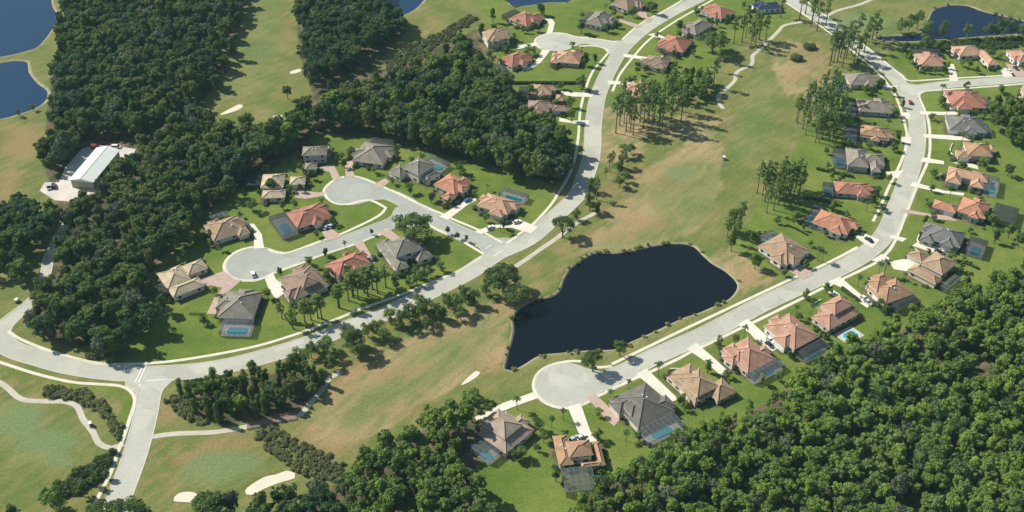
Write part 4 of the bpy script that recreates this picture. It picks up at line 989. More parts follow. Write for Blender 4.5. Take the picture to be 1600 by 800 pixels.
        V, F = crown_arrays(lob, 130, .3, r, core=.8); lm = dict(shrub=L_shrub, scrub=L_scrub, reed=L_reed)[kind]; t = None; bark = None
    elif kind == 'yellow':
        V, F = crown_arrays(lobes_round(r, 3.0, 3, 10, 7, .6, .5), 600, .7, r, core=.7); lm = L_yel
        t = trunk_mb(6, .25, .1); bark = M_trunk
    cr = make_mesh(kind + '_crown', V, F, [lm]); tm = mesh_of(t, kind + '_trunk', [bark]) if t else None
    fused = None
    if t:
        V2 = np.vstack([V, np.array([tuple(v) for v in t.v])]); F2 = F + [[x + len(V) for x in f] for f in t.f]
        fused = make_mesh(kind + '_tree', V2, F2, [lm, bark], [0] * len(F) + [1] * len(t.f))
    PROTO[key] = (cr, tm, fused, V, F, lm); return PROTO[key]
NV = 7
def tree(name, kind, px, h, spread=1.0, label=None, cat='tree', group=None, parts=True, pos=None):
    p = G(px) if pos is None else pos
    cr, tm, fused = proto(kind, random.randrange(NV))[:3]; s = h / 10.0; sc3 = (s * spread, s * spread, s); rz = random.uniform(0, 6.28)
    if parts and tm:
        o = empty(name, (p.x, p.y, 0), rz); o.scale = sc3
        for nm, me in (('trunk', tm), ('crown', cr)):
            c = bpy.data.objects.new(nm, me); c.parent = o; COL.objects.link(c)
    else:
        o = bpy.data.objects.new(name, fused or cr); o.location = (p.x, p.y, 0); o.rotation_euler = (0, 0, rz); o.scale = sc3; COL.objects.link(o)
    if label: tag(o, label, cat, group)
    return o
# ------------------------------------------------------------------ where nothing may grow
hard_polys = [[tuple(p) for p in q] for q in drive_polys] + [[tuple(p) for p in GG(YARD)]] + [[tuple(p) for p in c] for c in pond_out]
road_lines = [np.array([tuple(p) for p in catmull(GG(x), 4)]) for x in (MAIN, ENTRY, CENT, WEST, LOOP, EAST, TOPS)]
def blocked(pts, road=6.0, house=2.0, walk=0.0):
    P_ = np.asarray(pts, float); bad = np.zeros(len(P_), bool)
    for q in hard_polys: bad |= pip(P_, q)
    for L in road_lines: bad |= seg_dist(P_, L, False)[0] < road
    if walk:
        for L in walk_lines: bad |= seg_dist(P_, [tuple(p) for p in L], False)[0] < walk
    for c in ((397,412),(549,298),(884,601),(869,65)):
        q = G(c); bad |= np.hypot(P_[:, 0] - q.x, P_[:, 1] - q.y) < RC + 2
    for h in HOUSES:
        d = P_ - np.array(h['loc']); x = d @ np.array(h['ex']); y = d @ np.array(h['ey'])
        for r in h['rects']: bad |= (abs(x - r[0]) < r[2] / 2 + house) & (abs(y - r[1]) < r[3] / 2 + house)
    q = G((148, 262)); d = P_ - np.array(ctr); bad |= (abs(d @ np.array(ux)) < Ls / 2 + 3) & (abs(d @ np.array(uy)) < Ws / 2 + 3)
    return bad
def scatter(poly_px, spacing, road=7.0, house=3.0):
    poly = [tuple(p) for p in GG(poly_px)]; a = np.array(poly); x0, y0 = a.min(0); x1, y1 = a.max(0)
    pts = []; j = 0; y = y0
    while y < y1:
        for x in np.arange(x0 + (spacing / 2 if j % 2 else 0), x1, spacing): pts.append((x + rng.uniform(-.38, .38) * spacing, y + rng.uniform(-.38, .38) * spacing))
        y += spacing * .87; j += 1
    pts = np.array(pts); k = pip(pts, poly) & ~blocked(pts, road, house); pts = pts[k]
    if not len(pts): return pts
    px = np.array([PX(p) for p in pts]); k = (px[:, 0] > -50) & (px[:, 0] < 1650) & (px[:, 1] > -25) & (px[:, 1] < 872)
    return pts[k]
from mathutils import noise as mnoise
WOODS = [  # name, place phrase, polygon, spacing, kind weights, heights
 ('broadleaf_tree', 'upper left wood between the lakes and the golf lane', [(110,-25),(385,-25),(378,30),(352,92),(338,130),(305,160),(300,185),(215,222),(140,215),(115,235),(100,265),(70,275),(72,240),(90,205),(85,160),(92,110),(100,50)], 6.0, dict(hard=5, blue=3, olive=2.2, grey=1.2), (8.5, 16)),
 ('broadleaf_tree', 'wood at the top centre beside the small lake', [(464,-25),(600,-25),(602,22),(625,35),(640,48),(600,80),(565,98),(520,130),(490,150),(470,110),(480,80),(466,50)], 5.8, dict(hard=5, blue=3, grey=1, olive=1), (11, 15)),
 ('broadleaf_tree', 'central wood above the estate houses', [(330,220),(440,213),(468,195),(495,180),(535,162),(575,150),(615,140),(685,110),(725,85),(748,98),(757,130),(775,140),(800,150),(812,198),(865,212),(885,225),(890,270),(868,296),(845,292),(800,283),(750,262),(700,246),(650,236),(600,216),(555,206),(500,205),(465,228),(440,250),(395,262),(370,235)], 5.8, dict(hard=4, olive=3, bright=2.4, grey=1.2, blue=1.5), (9, 18)),
 ('broadleaf_tree', 'wood between the steel shed and the left estate', [(300,190),(330,205),(370,240),(388,265),(380,305),(330,322),(312,350),(305,392),(262,404),(240,425),(228,470),(240,525),(215,548),(160,562),(105,548),(60,530),(48,508),(70,475),(82,440),(95,395),(112,350),(130,325),(155,312),(180,290),(212,262),(215,240),(250,215)], 5.8, dict(hard=4, olive=3.2, grey=1.8, blue=1.6), (8, 16)),
 ('broadleaf_tree', 'dark clump left of the service track', [(-40,345),(40,330),(80,340),(95,360),(84,392),(68,430),(55,452),(20,445),(-40,430)], 6.0, dict(hard=4, blue=2, grey=.4), (10, 14)),
 ('broadleaf_tree', 'thicket between the golf bridge and the curved road', [(268,618),(310,606),(360,598),(440,582),(505,592),(515,610),(470,638),(410,652),(345,668),(300,650)], 5.4, dict(hard=3, column=4, olive=1, bright=.6), (8, 12)),
 ('broadleaf_tree', 'dark bank of trees at the bottom left of centre', [(315,850),(322,815),(350,800),(395,805),(440,795),(480,785),(545,765),(560,850)], 5.6, dict(hard=4, blue=3, grey=1), (9, 13)),
 ('forest_tree', 'pine wood beside the lower golf fairway', [(545,765),(570,740),(600,712),(640,692),(690,662),(730,648),(745,632),(748,650),(728,690),(722,745),(765,790),(785,850),(560,850)], 4.8, dict(fpine=6, hard=1.5), (9, 16)),
 ('forest_tree', 'right-hand pine forest', [(885,860),(900,800),(930,782),(955,760),(1005,728),(1060,705),(1115,682),(1160,672),(1200,640),(1240,612),(1290,575),(1350,545),(1420,515),(1490,482),(1545,455),(1640,420),(1700,500),(1700,900),(900,900)], 4.4, dict(fpine=7, bright=1.2, hard=.9, grey=.2), (7, 15)),
 ('broadleaf_tree', 'leafy grove at the right edge', [(1548,170),(1600,162),(1640,170),(1640,240),(1595,238),(1560,222),(1538,200)], 6.5, dict(bright=4, olive=2, hard=2), (9, 12)),
 ('broadleaf_tree', 'bright green grove beside the salmon house', [(1046,128),(1092,116),(1112,130),(1108,150),(1080,168),(1035,160)], 6.5, dict(bright=4, hard=1), (7, 11)),
 ('broadleaf_tree', 'dark trees left of the shed yard', [(66,245),(100,225),(135,216),(128,232),(104,258),(84,282),(66,278)], 5.5, dict(hard=3, blue=2), (8, 11)),
]
ADJ = dict(hard='dark green round-crowned', olive='olive green', blue='blue-green dark', grey='greyish thin-leaved', bright='bright green', fpine='bright rounded-crowned pine', column='narrow vine-hung')
allt = []
for wi, (nm, place, poly, sp, kinds, hr) in enumerate(WOODS):
    pts = scatter(poly, sp); pts = [p for p in pts if mnoise.noise(Vector((p[0] / 16, p[1] / 16, wi))) > (-.45 if 'pine' in place else -.62)]; ks = list(kinds); wt = np.array([kinds[k] for k in ks], float); wt /= wt.sum()
    for p in pts:
        k = ks[rng.choice(len(ks), p=wt)]; allt.append((wi, k, Vector(p), rng.uniform(*hr), rng.uniform(.72, 1.15)))
wood_n = {}
def dist(t): return (Vector((t[2].x, t[2].y, 0)) - Vector((0, 0, H))).length - t[3] * 4
indiv = {'forest_tree': [], 'broadleaf_tree': []}
for t in allt: indiv['forest_tree' if t[1] == 'fpine' else 'broadleaf_tree'].append(t)
rest = {}
for cat, lst in indiv.items():
    lim = 285 if cat == 'forest_tree' else 270
    lst.sort(key=dist)
    for i, t in enumerate(lst):
        wi, k, p, h, s = t; place = WOODS[wi][1]
        if i < lim:
            tree(cat, k, None, h, s, (ADJ[k] + ' tree in the ' + place).replace('pine tree', 'tree'), 'forest tree' if cat == 'forest_tree' else 'broadleaf tree', ADJ[k] + ' trees of the ' + place, parts=False, pos=p)
        else: rest.setdefault((cat, wi), []).append(t)
print('trees', {k: len(v) for k, v in indiv.items()}, {k: len(v) for k, v in rest.items()})
for (cat, wi), lst in rest.items():
    Vs, Fs, Ms, mats, base = [], [], [], [], 0
    for (_, k, p, h, s) in lst:
        cr, tm, fused, V, F, lm = proto(k, random.randrange(NV)); a = random.uniform(0, 6.28); ca, sa = math.cos(a), math.sin(a); q = h / 10
        W_ = np.c_[(V[:, 0] * ca - V[:, 1] * sa) * q * s + p.x, (V[:, 0] * sa + V[:, 1] * ca) * q * s + p.y, V[:, 2] * q]
        if lm not in mats: mats.append(lm)
        Vs.append(W_); Fs += [[x + base for x in f] for f in F]; Ms += [mats.index(lm)] * len(F); base += len(V)
    o = link_mesh('woodland', np.concatenate(Vs).tolist(), Fs, mats, None, Ms); o['kind'] = 'stuff'
    tag(o, 'continuous mass of tree crowns filling the ' + WOODS[wi][1], 'woodland')
# ------------------------------------------------------------------ single trees
def near_phrase(p):
    h = min(HOUSES, key=lambda h: (h['loc'] - p).length); return h['ref'], (h['loc'] - p).length, h
LABELS = {}
def side_word(p, h):
    a = PX(p); b = PX(h['loc']); dx, dy = a[0] - b[0], (a[1] - b[1]) * 1.4
    if abs(dx) > abs(dy): return 'right of' if dx > 0 else 'left of'
    return 'below' if dy > 0 else 'above'
pending = []
def lone(name, kind, px, h, spread, look, cat='tree', group=None, fixed=None):
    p = G(px); o = tree(name, kind, px, h, spread)
    if fixed: tag(o, fixed, cat, group)
    else: ref, d, hh = near_phrase(p); pending.append((o, look, side_word(p, hh), ref, px, cat, group))
    return o
lone('oak_tree', 'oak', (646,374), 12.5, 1.45, '', fixed='big dark spreading oak over the kerb where the two streets meet')
lone('oak_tree', 'oak', (786,455), 13, 1.25, '', fixed='big dark oak by the main road junction beside the pond')
lone('oak_tree', 'oak', (808,474), 10, 1.15, '', fixed='lower dark oak on the grass between junction oak and pond')
lone('oak_tree', 'oak', (879,371), 11.5, .85, '', fixed='lone open-crowned oak on the tan grass by the cart path')
lone('oak_tree', 'oak', (1112,84), 13, 1.4, '', fixed='broad spreading tree hiding the grey house near the upper road')
lone('oak_tree', 'oak', (926,580), 10, .85, '', fixed='dense oak between the bottom turning circle and the pond')
lone('oak_tree', 'oak', (968,556), 8, .75, '', fixed='smaller oak on the grass between loop road and pond')
lone('yellow_tree', 'yellow', (1189,600), 6, .85, '', fixed='small yellow-topped tree behind the pink-tan house cage')
for px, h, s in (((256,488),10,1.0),((908,52),9,1.3),((834,49),7,.9),((845,24),9,1),((1020,22),9,1.1),((988,26),8,.9),((949,50),7,.9),((960,44),6,.9),((915,103),9,.9),((908,140),9,1.1),((1062,50),8,1),((996,117),6,1),((892,168),8,1),((893,190),8,1.1),((905,137),7,1),((1410,88),7,1),((1420,98),7,1),((1445,76),9,.9),((1465,80),8,1),((1503,105),6,1.2),((1514,108),6,1.1),((1525,115),5,1.1),((1432,112),5,1.2),((1446,114),5,1.2),((1460,115),5,1.2),((1473,113),5,1.1),((1396,236),6,1.3),((1362,322),7,1.1),((1368,306),6,1.1),((1388,286),6,.9),((1376,330),5,1.2),((1402,222),6,1),((1574,275),7,1.3),((1179,420),10,.9),((1142,392),14,.65),((1395,150),6,1),((1410,168),5,1),((1340,105),6,1),((1534,262),7,1.3),((438,430),4.5,1),((482,413),5,1.1),((510,398),4,.9),((581,367),3.5,.9),((700,366),4.5,1.1),((715,374),4,1),((729,378),4,1),((425,300),8,1.1),((395,330),8,1.2),((485,280),6,1),((470,300),5,1),((528,253),5,1),((515,245),6,1),((640,302),7,1.1),((612,288),5,1),((702,322),5,1),((345,392),5,1),((545,440),9,.9),((1536,345),6,1.2),((1553,380),8,1),((1575,372),8,1),((1590,385),9,1),((1455,300),5,1),((1290,370),4,1),((1265,385),4,1),((795,170),12,.9),((760,120),12,.9),((768,100),11,.9),((752,60),10,1),((770,35),10,.9),((830,150),8,.9),((455,240),9,1),((855,200),10,1)):
    lone('garden_tree', random.choice(['hard', 'loose', 'hard', 'bright']), px, h, s, 'leafy tree', 'tree', 'garden trees among the houses')
for px, h in (((504,328),7),((782,362),7),((808,640),7),((836,670),6),((1028,588),8),((953,626),6),((1105,582),7),((982,607),5),((1162,528),7),((1123,538),5),((1243,493),6),((1267,492),6),((1340,449),7),((1381,430),9),((1372,430),8),((1290,458),6),((1277,407),8),((1284,410),7),((1469,153),9),((1478,181),8),((1501,228),9),((1560,376),7),((1455,354),6),((1484,307),7),((1445,323),5),((1454,190),4),((690,223),6),((682,240),6),((1412,440),5),((880,656),6),((862,668),6),((845,676),6),((1420,398),5),((498,352),5)):
    lone('palm_tree', 'palm', px, h, 1.0, 'arching palm', 'palm', 'palms around the houses')
# roadside row south of the curved road, on the golf edge
for i, (px, h) in enumerate((((462,590),11),((470,577),10),((487,560),8),((507,558),9),((512,548),7),((553,548),12),((545,537),9),((575,527),7),((590,523),8),((612,508),8),((628,512),9),((640,500),8),((655,503),9),((668,492),8),((682,497),8),((700,482),8),((713,487),9),((728,474),9),((742,478),8),((760,462),7),((772,442),8),((560,560),9),((600,535),7),((520,575),6),((655,484),7),((690,500),7),((665,515),6),((720,500),6))):
    lone('roadside_tree', 'loose', px, h * 1.2, 1.08, '', 'tree', 'roadside trees along the curved road', fixed='bushy tree in the row between the curved road and the tan fairway')
for px, h in (((551,464),15),((569,457),16),((575,463),14),((603,449),14),((531,481),14),((552,461),15),((560,468),13),((590,458),14),((545,470),14),((620,452),11),((582,452),15),((477,505),13),((497,497),14),((529,481),13),((462,503),12),((458,514),12),((503,498),14),((486,500),12),((441,498),10),((660,436),6),((672,430),6),((690,424),6),((640,448),6),((651,444),7)):
    lone('pine_tree', 'pine' if h > 9 else 'loose', px, h, 1.7 if h > 9 else 1.2, '', 'pine tree', 'pines behind the estate gardens', fixed='pine on the back lawns between estate houses and the curved road')
G1 = [(962,208),(978,205),(989,211),(975,192),(983,192),(1000,190),(1013,192),(1030,204),(1034,200),(1047,204),(1043,174),(1064,189),(993,185),(1050,160),(1058,172),(1022,186),(968,196),(1005,200),(1018,204),(1000,176),(1036,182),(1066,175),(985,205),(1030,190),(972,178),(1012,180)]
for px in G1: lone('pine_tree', 'pine', px, random.uniform(20, 26), .95, '', 'pine tree', 'grove of tall pines', fixed='tall bare-stemmed pine in the grove between main road and fairway')
for px, h in (((1125,95),20),((1114,137),20),((1159,66),22),((1172,77),20),((1176,64),22),((1186,62),21),((1146,68),20),((1165,58),20),((1180,72),19),((1196,62),18),((1120,112),14),((1103,132),12)):
    lone('pine_tree', 'pine', px, h, 1.1, '', 'pine tree', 'tall pines behind the upper houses', fixed='tall pine on the grass between upper houses and cart path')
for px in ((1296,102),(1302,98),(1298,95),(1313,90),(1316,104),(1339,97),(1334,98),(1267,41),(1269,33),(1249,31),(1219,27),(1325,76),(1350,80),(1340,62),(1362,62),(1310,82),(1322,90),(1276,48),(1258,22),(1308,96),(1330,84),(1352,70),(1366,70),(1290,40)):
    lone('pine_tree', 'pine', px, random.uniform(18, 24), 1.15, '', 'pine tree', 'tall pines shading the upper right road', fixed='tall pine shading the road just left of upper right pond')
for px in ((1472,58),(1509,62),(1541,60),(1564,56),(1579,56),(1406,52),(1419,50),(1432,46),(1445,62),(1556,60),(1595,60)):
    lone('pond_pine', 'loose', px, random.uniform(11, 15), .8, '', 'pine tree', 'trees around the upper right pond', fixed='open-crowned tree standing at the shore of the upper right pond')
for poly, n, hr, lab in (([(1182,300),(1225,285),(1255,292),(1268,305),(1230,322),(1185,318)], 24, (16, 21), 'pine in the stand left of the red pool house'), ([(1240,190),(1262,222),(1300,228),(1322,224),(1326,200),(1312,150),(1290,140),(1258,165)], 42, (15, 20), 'pine in the dense stand behind the taupe houses'), ([(1160,350),(1180,315),(1215,315),(1256,312),(1215,330)], 6, (16, 21), 'thin tall pine on the lawn above the pyramid-roofed house')):
    pts = scatter(poly, 4.6 if n > 10 else 9); rng.shuffle(pts)
    for p in pts[:n]:
        o = tree('pine_tree', 'pine', None, rng.uniform(*hr), 1.0, pos=Vector(p)); tag(o, lab, 'pine tree', lab.replace('pine', 'pines', 1))
for px, h, k in (((952,268),12,'pine'),((957,262),11,'pine'),((932,312),15,'pine'),((921,329),11,'loose'),((933,334),7,'hard'),((972,262),9,'loose'),((966,272),8,'loose'),((968,293),8,'loose'),((975,285),7,'loose'),((946,280),8,'pine'),((975,245),9,'loose'),((985,240),7,'loose'),((900,345),7,'loose'),((925,300),9,'loose'),((1143,678),13,'pine'),((1165,663),14,'pine'),((1199,652),12,'pine'),((1150,690),12,'pine'),((1214,350),5,'loose'),((1135,378),15,'pine'),((1150,372),14,'pine'),((1156,356),17,'pine'),((1146,362),14,'loose'),((1100,145),12,'loose'),((1090,150),11,'loose')):
    lone('pine_tree' if k == 'pine' else 'small_tree', k, px, h, 1.1, 'slender tree' if k != 'pine' else 'slender pine', 'tree' if k != 'pine' else 'pine tree')
for px, h, k, lab in (((25,815),9,'hard','dark tree in the bottom left corner of the golf rough'),((-5,805),9,'hard','dark tree cut by the left edge near the bottom corner'),((95,800),13,'loose','tall loose tree below the green scrub band'),((80,792),9,'hard','short dense tree beside the tall loose one'),
 ((170,825),12,'oak','spreading oak hiding the left kerb of the entry road'),((205,830),13,'oak','spreading oak over the lower end of the entry road'),((235,822),10,'hard','dense tree right of the entry road end'),((130,775),7,'hard','lowest round tree in the green scrub band'),((150,760),6,'hard','middle round tree in the green scrub band'),((168,748),5,'hard','uppermost round tree in the green scrub band'),
 ((330,812),12,'oak','dark spreading tree right of the round bunker'),((365,805),13,'grey','grey thin-leaved tree between the two bunkers'),((30,182),5,'loose','small tree on the lower lake shore'),((52,173),5,'loose','smaller tree right of the one on the lower lake shore'),
 ((365,92),14,'hard','tall tree at the golf lane edge of the upper wood'),((352,112),12,'hard','tree at the golf lane just below the tallest edge tree'),((340,140),11,'hard','lowest tree of the upper wood edge by the golf lane'),((450,155),9,'hard','tree by the small bunker at the golf lane foot')):
    lone('edge_tree', k, px, h, 1.0, '', 'tree', fixed=lab)
for h in HOUSES:      # extra planting that belongs to each garden
    made = 0
    for _ in range(20):
        if made >= 4: break
        r = h['rects'][0]; a = random.uniform(0, 6.28); q = max(r[2], r[3]) / 2 + random.uniform(2, 9); p = h['loc'] + Vector((math.cos(a), math.sin(a))) * q; pxy = PX(p)
        if not (5 < pxy[0] < 1595 and 5 < pxy[1] < 790) or blocked([tuple(p)], 6.5, 1.2, 1.5)[0] or not pip([tuple(p)], [tuple(v) for v in GG(LUSH[0])])[0] and not any(pip([tuple(p)], [tuple(v) for v in GG(L_)])[0] for L_ in LUSH[1:4]): continue
        lone('garden_tree', random.choice(['loose', 'hard', 'bright', 'palm', 'loose']) if made else 'loose', pxy, random.uniform(3.5, 6.5), random.uniform(1.0, 1.3), 'bushy tree', 'tree', 'garden trees among the houses'); made += 1
cnt = {}
for o, look, sw, ref, px, cat, grp in pending: cnt.setdefault((look, sw, ref, cat), []).append((px, o, grp))
ORD = ['first', 'second', 'third', 'fourth', 'fifth', 'sixth', 'seventh', 'eighth', 'ninth', 'tenth', 'eleventh', 'twelfth']
for (look, sw, ref, cat), lst in cnt.items():
    lst.sort(key=lambda t: t[0][0])
    for i, (px, o, grp) in enumerate(lst):
        lab = f'{look} {sw} {ref}' if len(lst) == 1 else f'{look} {sw} {ref}, {ORD[i]} from left'
        tag(o, lab, cat, grp)
# ------------------------------------------------------------------ scrub, shrubs, hedges, reeds
def mass(name, label, kind, pts, sizes, cat):
    Vs, Fs, base = [], [], 0
    for p, s in zip(pts, sizes):
        cr, tm, fused, V, F, lm = proto(kind, random.randrange(NV)); a = random.uniform(0, 6.28); ca, sa = math.cos(a), math.sin(a)
        Vs.append(np.c_[(V[:, 0] * ca - V[:, 1] * sa) * s[0] + p[0], (V[:, 0] * sa + V[:, 1] * ca) * s[0] + p[1], V[:, 2] * s[1]]); Fs += [[x + base for x in f] for f in F]; base += len(V)
    o = link_mesh(name, np.concatenate(Vs).tolist(), Fs, [lm]); o['kind'] = 'stuff'; return tag(o, label, cat)
for lab, kind, poly, sp, sz in (
  ('tangled scrub strip between the left cart path and the sidewalk', 'scrub', [(65,606),(95,606),(130,612),(158,628),(182,655),(192,672),(186,692),(174,690),(168,660),(142,640),(120,628),(68,620)], 2.2, (1.3, 2.2)),
  ('green scrub band below the left cart path', 'shrub', [(75,765),(110,748),(140,728),(165,708),(180,706),(178,724),(158,745),(125,768),(85,780)], 2.4, (1.6, 3.0)),
  ('purplish ditch scrub below the golf bridge', 'scrub', [(392,676),(425,668),(470,690),(505,705),(535,728),(545,750),(505,758),(460,735),(420,705)], 2.4, (1.2, 1.8)),
  ('low scrub along the fairway at the top', 'scrub', [(600,98),(640,72),(680,55),(735,22),(745,30),(690,70),(640,98),(605,110)], 3.0, (1.5, 2.0)),
  ('grey-green scrub at the thicket front', 'scrub', [(255,625),(280,618),(300,640),(330,665),(310,668),(275,645)], 2.4, (1.3, 2.0)),
  ('rough scrub patch below the shed yard', 'scrub', [(92,325),(135,320),(128,335),(112,352),(98,350)], 2.6, (1.1, 1.3)),
  ('bushy undergrowth on the wood edge above the curved road', 'scrub', [(140,556),(190,552),(205,558),(180,566),(150,565)], 2.4, (1.5, 2.2)),
  ('scrub along the far bank of the upper right pond', 'shrub', [(1400,72),(1450,66),(1520,62),(1640,58),(1640,72),(1540,78),(1450,82)], 3.0, (1.5, 2.2)),
  ('understorey scrub between pines right of the brown house', 'shrub', [(752,625),(770,632),(760,660),(752,690),(742,680)], 2.6, (1.3, 1.8)),
 ):
    pts = scatter(poly, sp, 2.0, 2.0)
    if len(pts): mass('scrub', lab, kind, pts, [(rng.uniform(*sz), rng.uniform(sz[0] * .7, sz[1] * .8)) for _ in pts], 'scrub')
pts = []
for k, t in ((0, 1), (3, .6), (5, .5)):
    c = pond_out[k]
    for p in c:
        if rng.random() < .28 * t: pts.append((p.x + rng.normal() * .5, p.y + rng.normal() * .5))
mass('shore_reeds', 'olive reeds and weeds fringing the pond shores', 'reed', pts, [(rng.uniform(.6, 1.5), rng.uniform(.5, 1.3)) for _ in pts], 'reeds')
for px, d, h, lab in (((1244,93), 9, 4.0, 'lower of two round scrub mounds on the fairway'), ((1265,76), 9, 3.6, 'upper of two round scrub mounds on the fairway')):
    lob = [(rng.uniform(-.8, .8) * d / 2 * .7, rng.uniform(-.8, .8) * d / 2 * .7, .35 * h, d * .22, d * .22, h * .45) for _ in range(9)] + [(0, 0, .3 * h, d * .38, d * .38, h * .5)]
    V, F = crown_arrays(lob, 700, .7, rng); me = make_mesh('scrub_mound', V, F, [L_scrub]); o = bpy.data.objects.new('scrub_mound', me); COL.objects.link(o); p = G(px); o.location = (p.x, p.y, 0); tag(o, lab, 'bush', 'scrub mounds on the fairway')
def hedge(pts, wd, h, label):
    c = catmull(GG(pts), 1.0); lob = [(p.x - c[0].x, p.y - c[0].y, h * .5, wd * .6, wd * .6, h * .55) for p in c]
    V, F = crown_arrays(lob, int(len(c) * 45), .4, rng, core=.88); me = make_mesh('hedge', V, F, [L_shrub]); o = bpy.data.objects.new('hedge', me); COL.objects.link(o); o.location = (c[0].x, c[0].y, 0); return tag(o, label, 'hedge', 'clipped garden hedges')
for a in (([(800,131),(850,131),(899,131)], 1.6, 1.8, 'long straight hedge above the tan house with low garage'), ([(1277,265),(1300,270),(1331,277)], 1.5, 1.4, 'dark hedge between the grey gabled and red pool houses'), ([(1231,353),(1245,359),(1260,367)], 1.0, .9, 'short thin hedge on the lawn left of the orange-red house'), ([(1496,409),(1511,413),(1527,420)], 1.2, 1.1, 'straight hedge right of the tan courtyard house'), ([(1316,452),(1326,460),(1340,470)], 1.8, 1.5, 'hedge along the drive of the brick-tan open pool house'), ([(1258,310),(1285,314),(1312,322)], 1.4, 1.2, 'hedge between the red pool house and orange-red house')):
    hedge(*a)
# foundation shrubs
n_sh = 0
for h in HOUSES:
    for k in range(9):
        r = h['rects'][random.randrange(min(len(h['rects']), 3))]; side = random.randrange(4); t = random.uniform(-.45, .45); e = random.uniform(.6, 1.8)
        x, y = ((r[0] + (r[2] / 2 + e) * (1 if side else -1), r[1] + t * r[3]) if side < 2 else (r[0] + t * r[2], r[1] + (r[3] / 2 + e) * (1 if side == 2 else -1)))
        p = h['loc'] + h['ex'] * x + h['ey'] * y; q = PX(p)
        if not (-10 < q[0] < 1610 and -10 < q[1] < 810) or n_sh >= 270: continue
        if blocked([tuple(p)], 6, -.2, 1.2)[0]: continue
        me = proto(random.choice(['shrub', 'shrub', 'scrub']), random.randrange(NV))[0]; o = bpy.data.objects.new('shrub', me); COL.objects.link(o); s = random.uniform(1.0, 2.3)
        o.location = (p.x, p.y, 0); o.scale = (s, s, s * random.uniform(.7, 1.1)); o.rotation_euler = (0, 0, random.uniform(0, 6)); n_sh += 1
        tag(o, 'low shrub against the walls of ' + h['ref'], 'shrub', 'shrubs around ' + h['ref'])
# ------------------------------------------------------------------ vehicles
def vehicle(px, to, color, label, kind='car'):
    p, q = G(px), G(to); a = math.atan2(q.y - p.y, q.x - p.x)
    L, W_, Hh = (4.7, 1.85, 1.5) if kind == 'car' else (5.3, 2.0, 1.9)
    name = 'parked_car' if kind == 'car' else 'parked_van'
    o = empty(name, (p.x, p.y, .14), a); tag(o, label, kind, 'cars parked around the estate' if 'red car' not in label else None)
    paint = mat('car_paint_' + str(color), color, .3, .02, 1, 5, .5)
    m = MB(); prof = [(-.5, .38), (-.5, .78), (-.42, .88), (.20, .92), (.46, .80), (.5, .62), (.5, .38)]
    for s in (-1, 1): pass
    secs = [(x * L, z) for x, z in prof]; i = len(m.v)
    for s in (-1, 1): m.v += [(x, s * W_ / 2 * (.96 if z > .7 else 1), z) for x, z in secs]
    n = len(secs); m.f += [tuple(range(n)), tuple(reversed(range(n, 2 * n)))]; m.m += [0, 0]
    for k in range(n): m.f.append((k, k + n, (k + 1) % n + n, (k + 1) % n)); m.m.append(0)
    body = m.build('body', paint, o)
    x0, x1, x2, x3 = (-.46 * L, -.30 * L, .06 * L, .24 * L) if kind == 'car' else (-.48 * L, -.44 * L, .18 * L, .32 * L)
    def cabin(nm, mt, zt, ins, zb):
        m = MB(); m.v = [(x0, -W_ / 2 * .92, zb), (x3, -W_ / 2 * .92, zb), (x3, W_ / 2 * .92, zb), (x0, W_ / 2 * .92, zb), (x1, -W_ / 2 * .74, zt), (x2, -W_ / 2 * .74, zt), (x2, W_ / 2 * .74, zt), (x1, W_ / 2 * .74, zt)]
        m.f = [(4, 5, 6, 7), (0, 1, 5, 4), (1, 2, 6, 5), (2, 3, 7, 6), (3, 0, 4, 7)]; m.m = [0] * 5; return m.build(nm, mt, o)
    cabin('windows', M_glass, Hh - .06, 0, .88)
    m = MB(); m.box(((x1 + x2) / 2, 0, Hh - .03), (x2 - x1 + .1, W_ * .76, .07)); m.build('roof', paint, o)
    for sx in (-.31, .31):
        for sy in (-1, 1):
            m = MB(); m.tube([(sx * L, sy * W_ * .42, .32), (sx * L, sy * W_ * .52, .32)], [.33, .33], 12); m.build('wheel', M_dark, o)
    for sy in (-1, 1):
        m = MB(); m.box((L * .49, sy * W_ * .36, .68), (.12, .38, .16)); m.build('headlight', M_white, o)
    return o
WH, SI, DK, RD, BL = (.78, .78, .77), (.45, .47, .49), (.035, .04, .045), (.33, .04, .035), (.06, .12, .28)
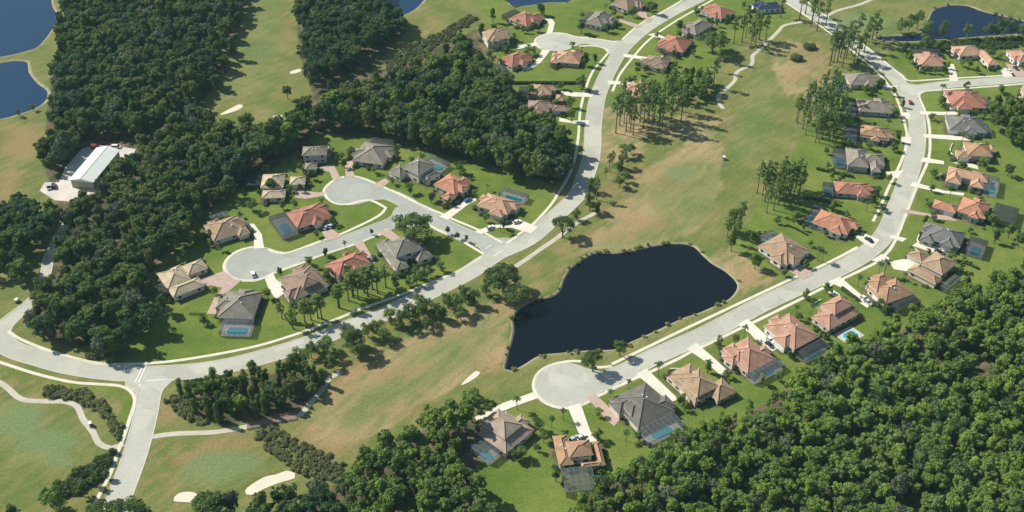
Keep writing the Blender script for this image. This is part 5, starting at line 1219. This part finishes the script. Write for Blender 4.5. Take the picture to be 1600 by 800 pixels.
for a in (((1422,161),(1419,152),RD,'red car driving on the road near the eastern street corner'),((396,430),(394,425),WH,'white car parked in the left turning circle'),
 ((510,356),(515,350),WH,'white car on the paver drive of the red house'),((518,354),(523,348),SI,'silver car beside the white one on the paver drive'),((584,404),(581,398),DK,'dark car at the end of the salmon house drive'),
 ((794,349),(800,347),DK,'dark car nearest the wall on the corner house forecourt'),((808,348),(814,346),WH,'white car on the corner house forecourt'),((766,357),(772,354),WH,'white car in the side drive of the corner house'),((731,314),(737,311),BL,'blue car in the shade beside the bright orange-roofed house'),
 ((547,247),(551,241),DK,'dark car at the top of the wide grey-tan house drive'),((1350,468),(1356,472),WH,'white car in the drive between brick-tan and orange-tan houses'),((1356,474),(1362,478),SI,'silver car behind the white one by the hedge drive'),
 ((1203,533),(1208,537),WH,'white car next to the dark car by the turret house'),((1202,540),(1207,544),DK,'dark car at the end of the turret house drive'),((896,687),(901,684),SI,'silver car in front of the orange-tan bottom house'),((908,684),(913,681),WH,'white car on the drive of the orange-tan bottom house'),
 ((1467,395),(1473,397),DK,'dark car on the cream drive beside the slate pool house'),((1511,176),(1517,177),BL,'dark blue car between the red corner house and slate house'),((1577,113),(1583,117),WH,'white car in the drive of the peach pond house'),((1587,108),(1592,112),DK,'dark car on the pavers of the orange edge house'),
 ((1357,376),(1351,372),DK,'dark car on the white drive inside the road bend'),((445,452),(441,447),DK,'dark car on the white drive below left turning circle')):
    vehicle(*a)
vehicle((182,231),(190,231), WH, 'white truck parked behind the steel shed', 'van'); vehicle((149,231),(155,230), RD, 'red truck parked at the upper left of the shed', 'van'); vehicle((84,292),(84,288), DK, 'dark green truck at the left edge of the shed yard', 'van')
vehicle((76,294),(78,299), SI, 'grey truck beside the dark one in the shed yard', 'van')
def golf_cart(px, to, label):
    p, q = G(px), G(to); a = math.atan2(q.y - p.y, q.x - p.x); o = empty('golf_cart', (p.x, p.y, .05), a); tag(o, label, 'golf cart', 'golf carts out on the course')
    m = MB(); m.box((0, 0, .5), (2.3, 1.15, .35)); m.box((.95, 0, .8), (.35, 1.1, .35)); m.build('body', mat('cart_green', (.10, .12, .09), .5), o)
    m = MB(); m.box((-.2, 0, .85), (.55, 1.05, .2)); m.box((-.5, 0, 1.1), (.15, 1.05, .5)); m.build('seat', _mc['stucco_beige'], o)
    m = MB(); m.box((0, 0, 1.85), (1.9, 1.35, .09), taper=.94); m.build('canopy', M_white, o)
    for x in (-.8, .8):
        for y in (-.5, .5):
            m = MB(); m.bar((x, y, .6), (x * .95, y, 1.82), .06); m.build('canopy_post', M_alu, o)
            m = MB(); m.tube([(x, y * .9, .24), (x, y * 1.2, .24)], [.24, .24], 10); m.build('wheel', M_dark, o)
golf_cart((142,665),(145,674),'golf cart on the left cart path'); golf_cart((1131,249),(1125,243),'golf cart crossing the fairway above the big pond'); golf_cart((27,472),(33,468),'golf cart on the grass near the service track'); golf_cart((1191,72),(1187,78),'golf cart on the cart path below the upper pines')
# boardwalk bridge of the cart path
c = catmull(GG([(386,667),(410,662),(436,656),(464,651)]), 2.0); br = empty('golf_bridge', (c[0].x, c[0].y, 0)); tag(br, 'wooden golf cart bridge along the thicket and ditch scrub', 'bridge')
c0 = [p - c[0] for p in c]; m = MB(); strip(m, c0, 3.2, .02, .35); m.build('deck', M_wood, br)
nn = offsets(c0)
for s in (-1, 1):
    m = MB(); L_ = [(p.x + q.x * 1.55 * s, p.y + q.y * 1.55 * s) for p, q in zip(c0, nn)]
    for k in range(len(L_) - 1):
        m.bar((*L_[k], 1.25), (*L_[k + 1], 1.25), .14); m.bar((*L_[k], .8), (*L_[k + 1], .8), .1)
    for k in L_: m.bar((*k, .2), (*k, 1.3), .14)
    m.build('railing', M_wood, br)
# garden fences
for a, b_, lab in (((296,492),(322,492),'low dark fence left of the grey house with pool'),((426,469),(457,513),'dark wire fence running down from the white drive to the sidewalk')):
    A, B_ = G(a), G(b_); f = empty('garden_fence', (A.x, A.y, 0)); tag(f, lab, 'fence'); d = B_ - A; n = max(3, int(d.length / 2.5))
    m = MB()
    for k in range(n + 1): q = d * k / n; m.bar((q.x, q.y, 0), (q.x, q.y, 1.3), .1)
    m.build('post', M_alu, f)
    m = MB()
    for z in (.3, .75, 1.2): m.bar((0, 0, z), (d.x, d.y, z), .07)
    m.face([(0, 0, .1), (d.x, d.y, .1), (d.x, d.y, 1.15), (0, 0, 1.15)]); m.build('wire_panel', M_screen_d, f)
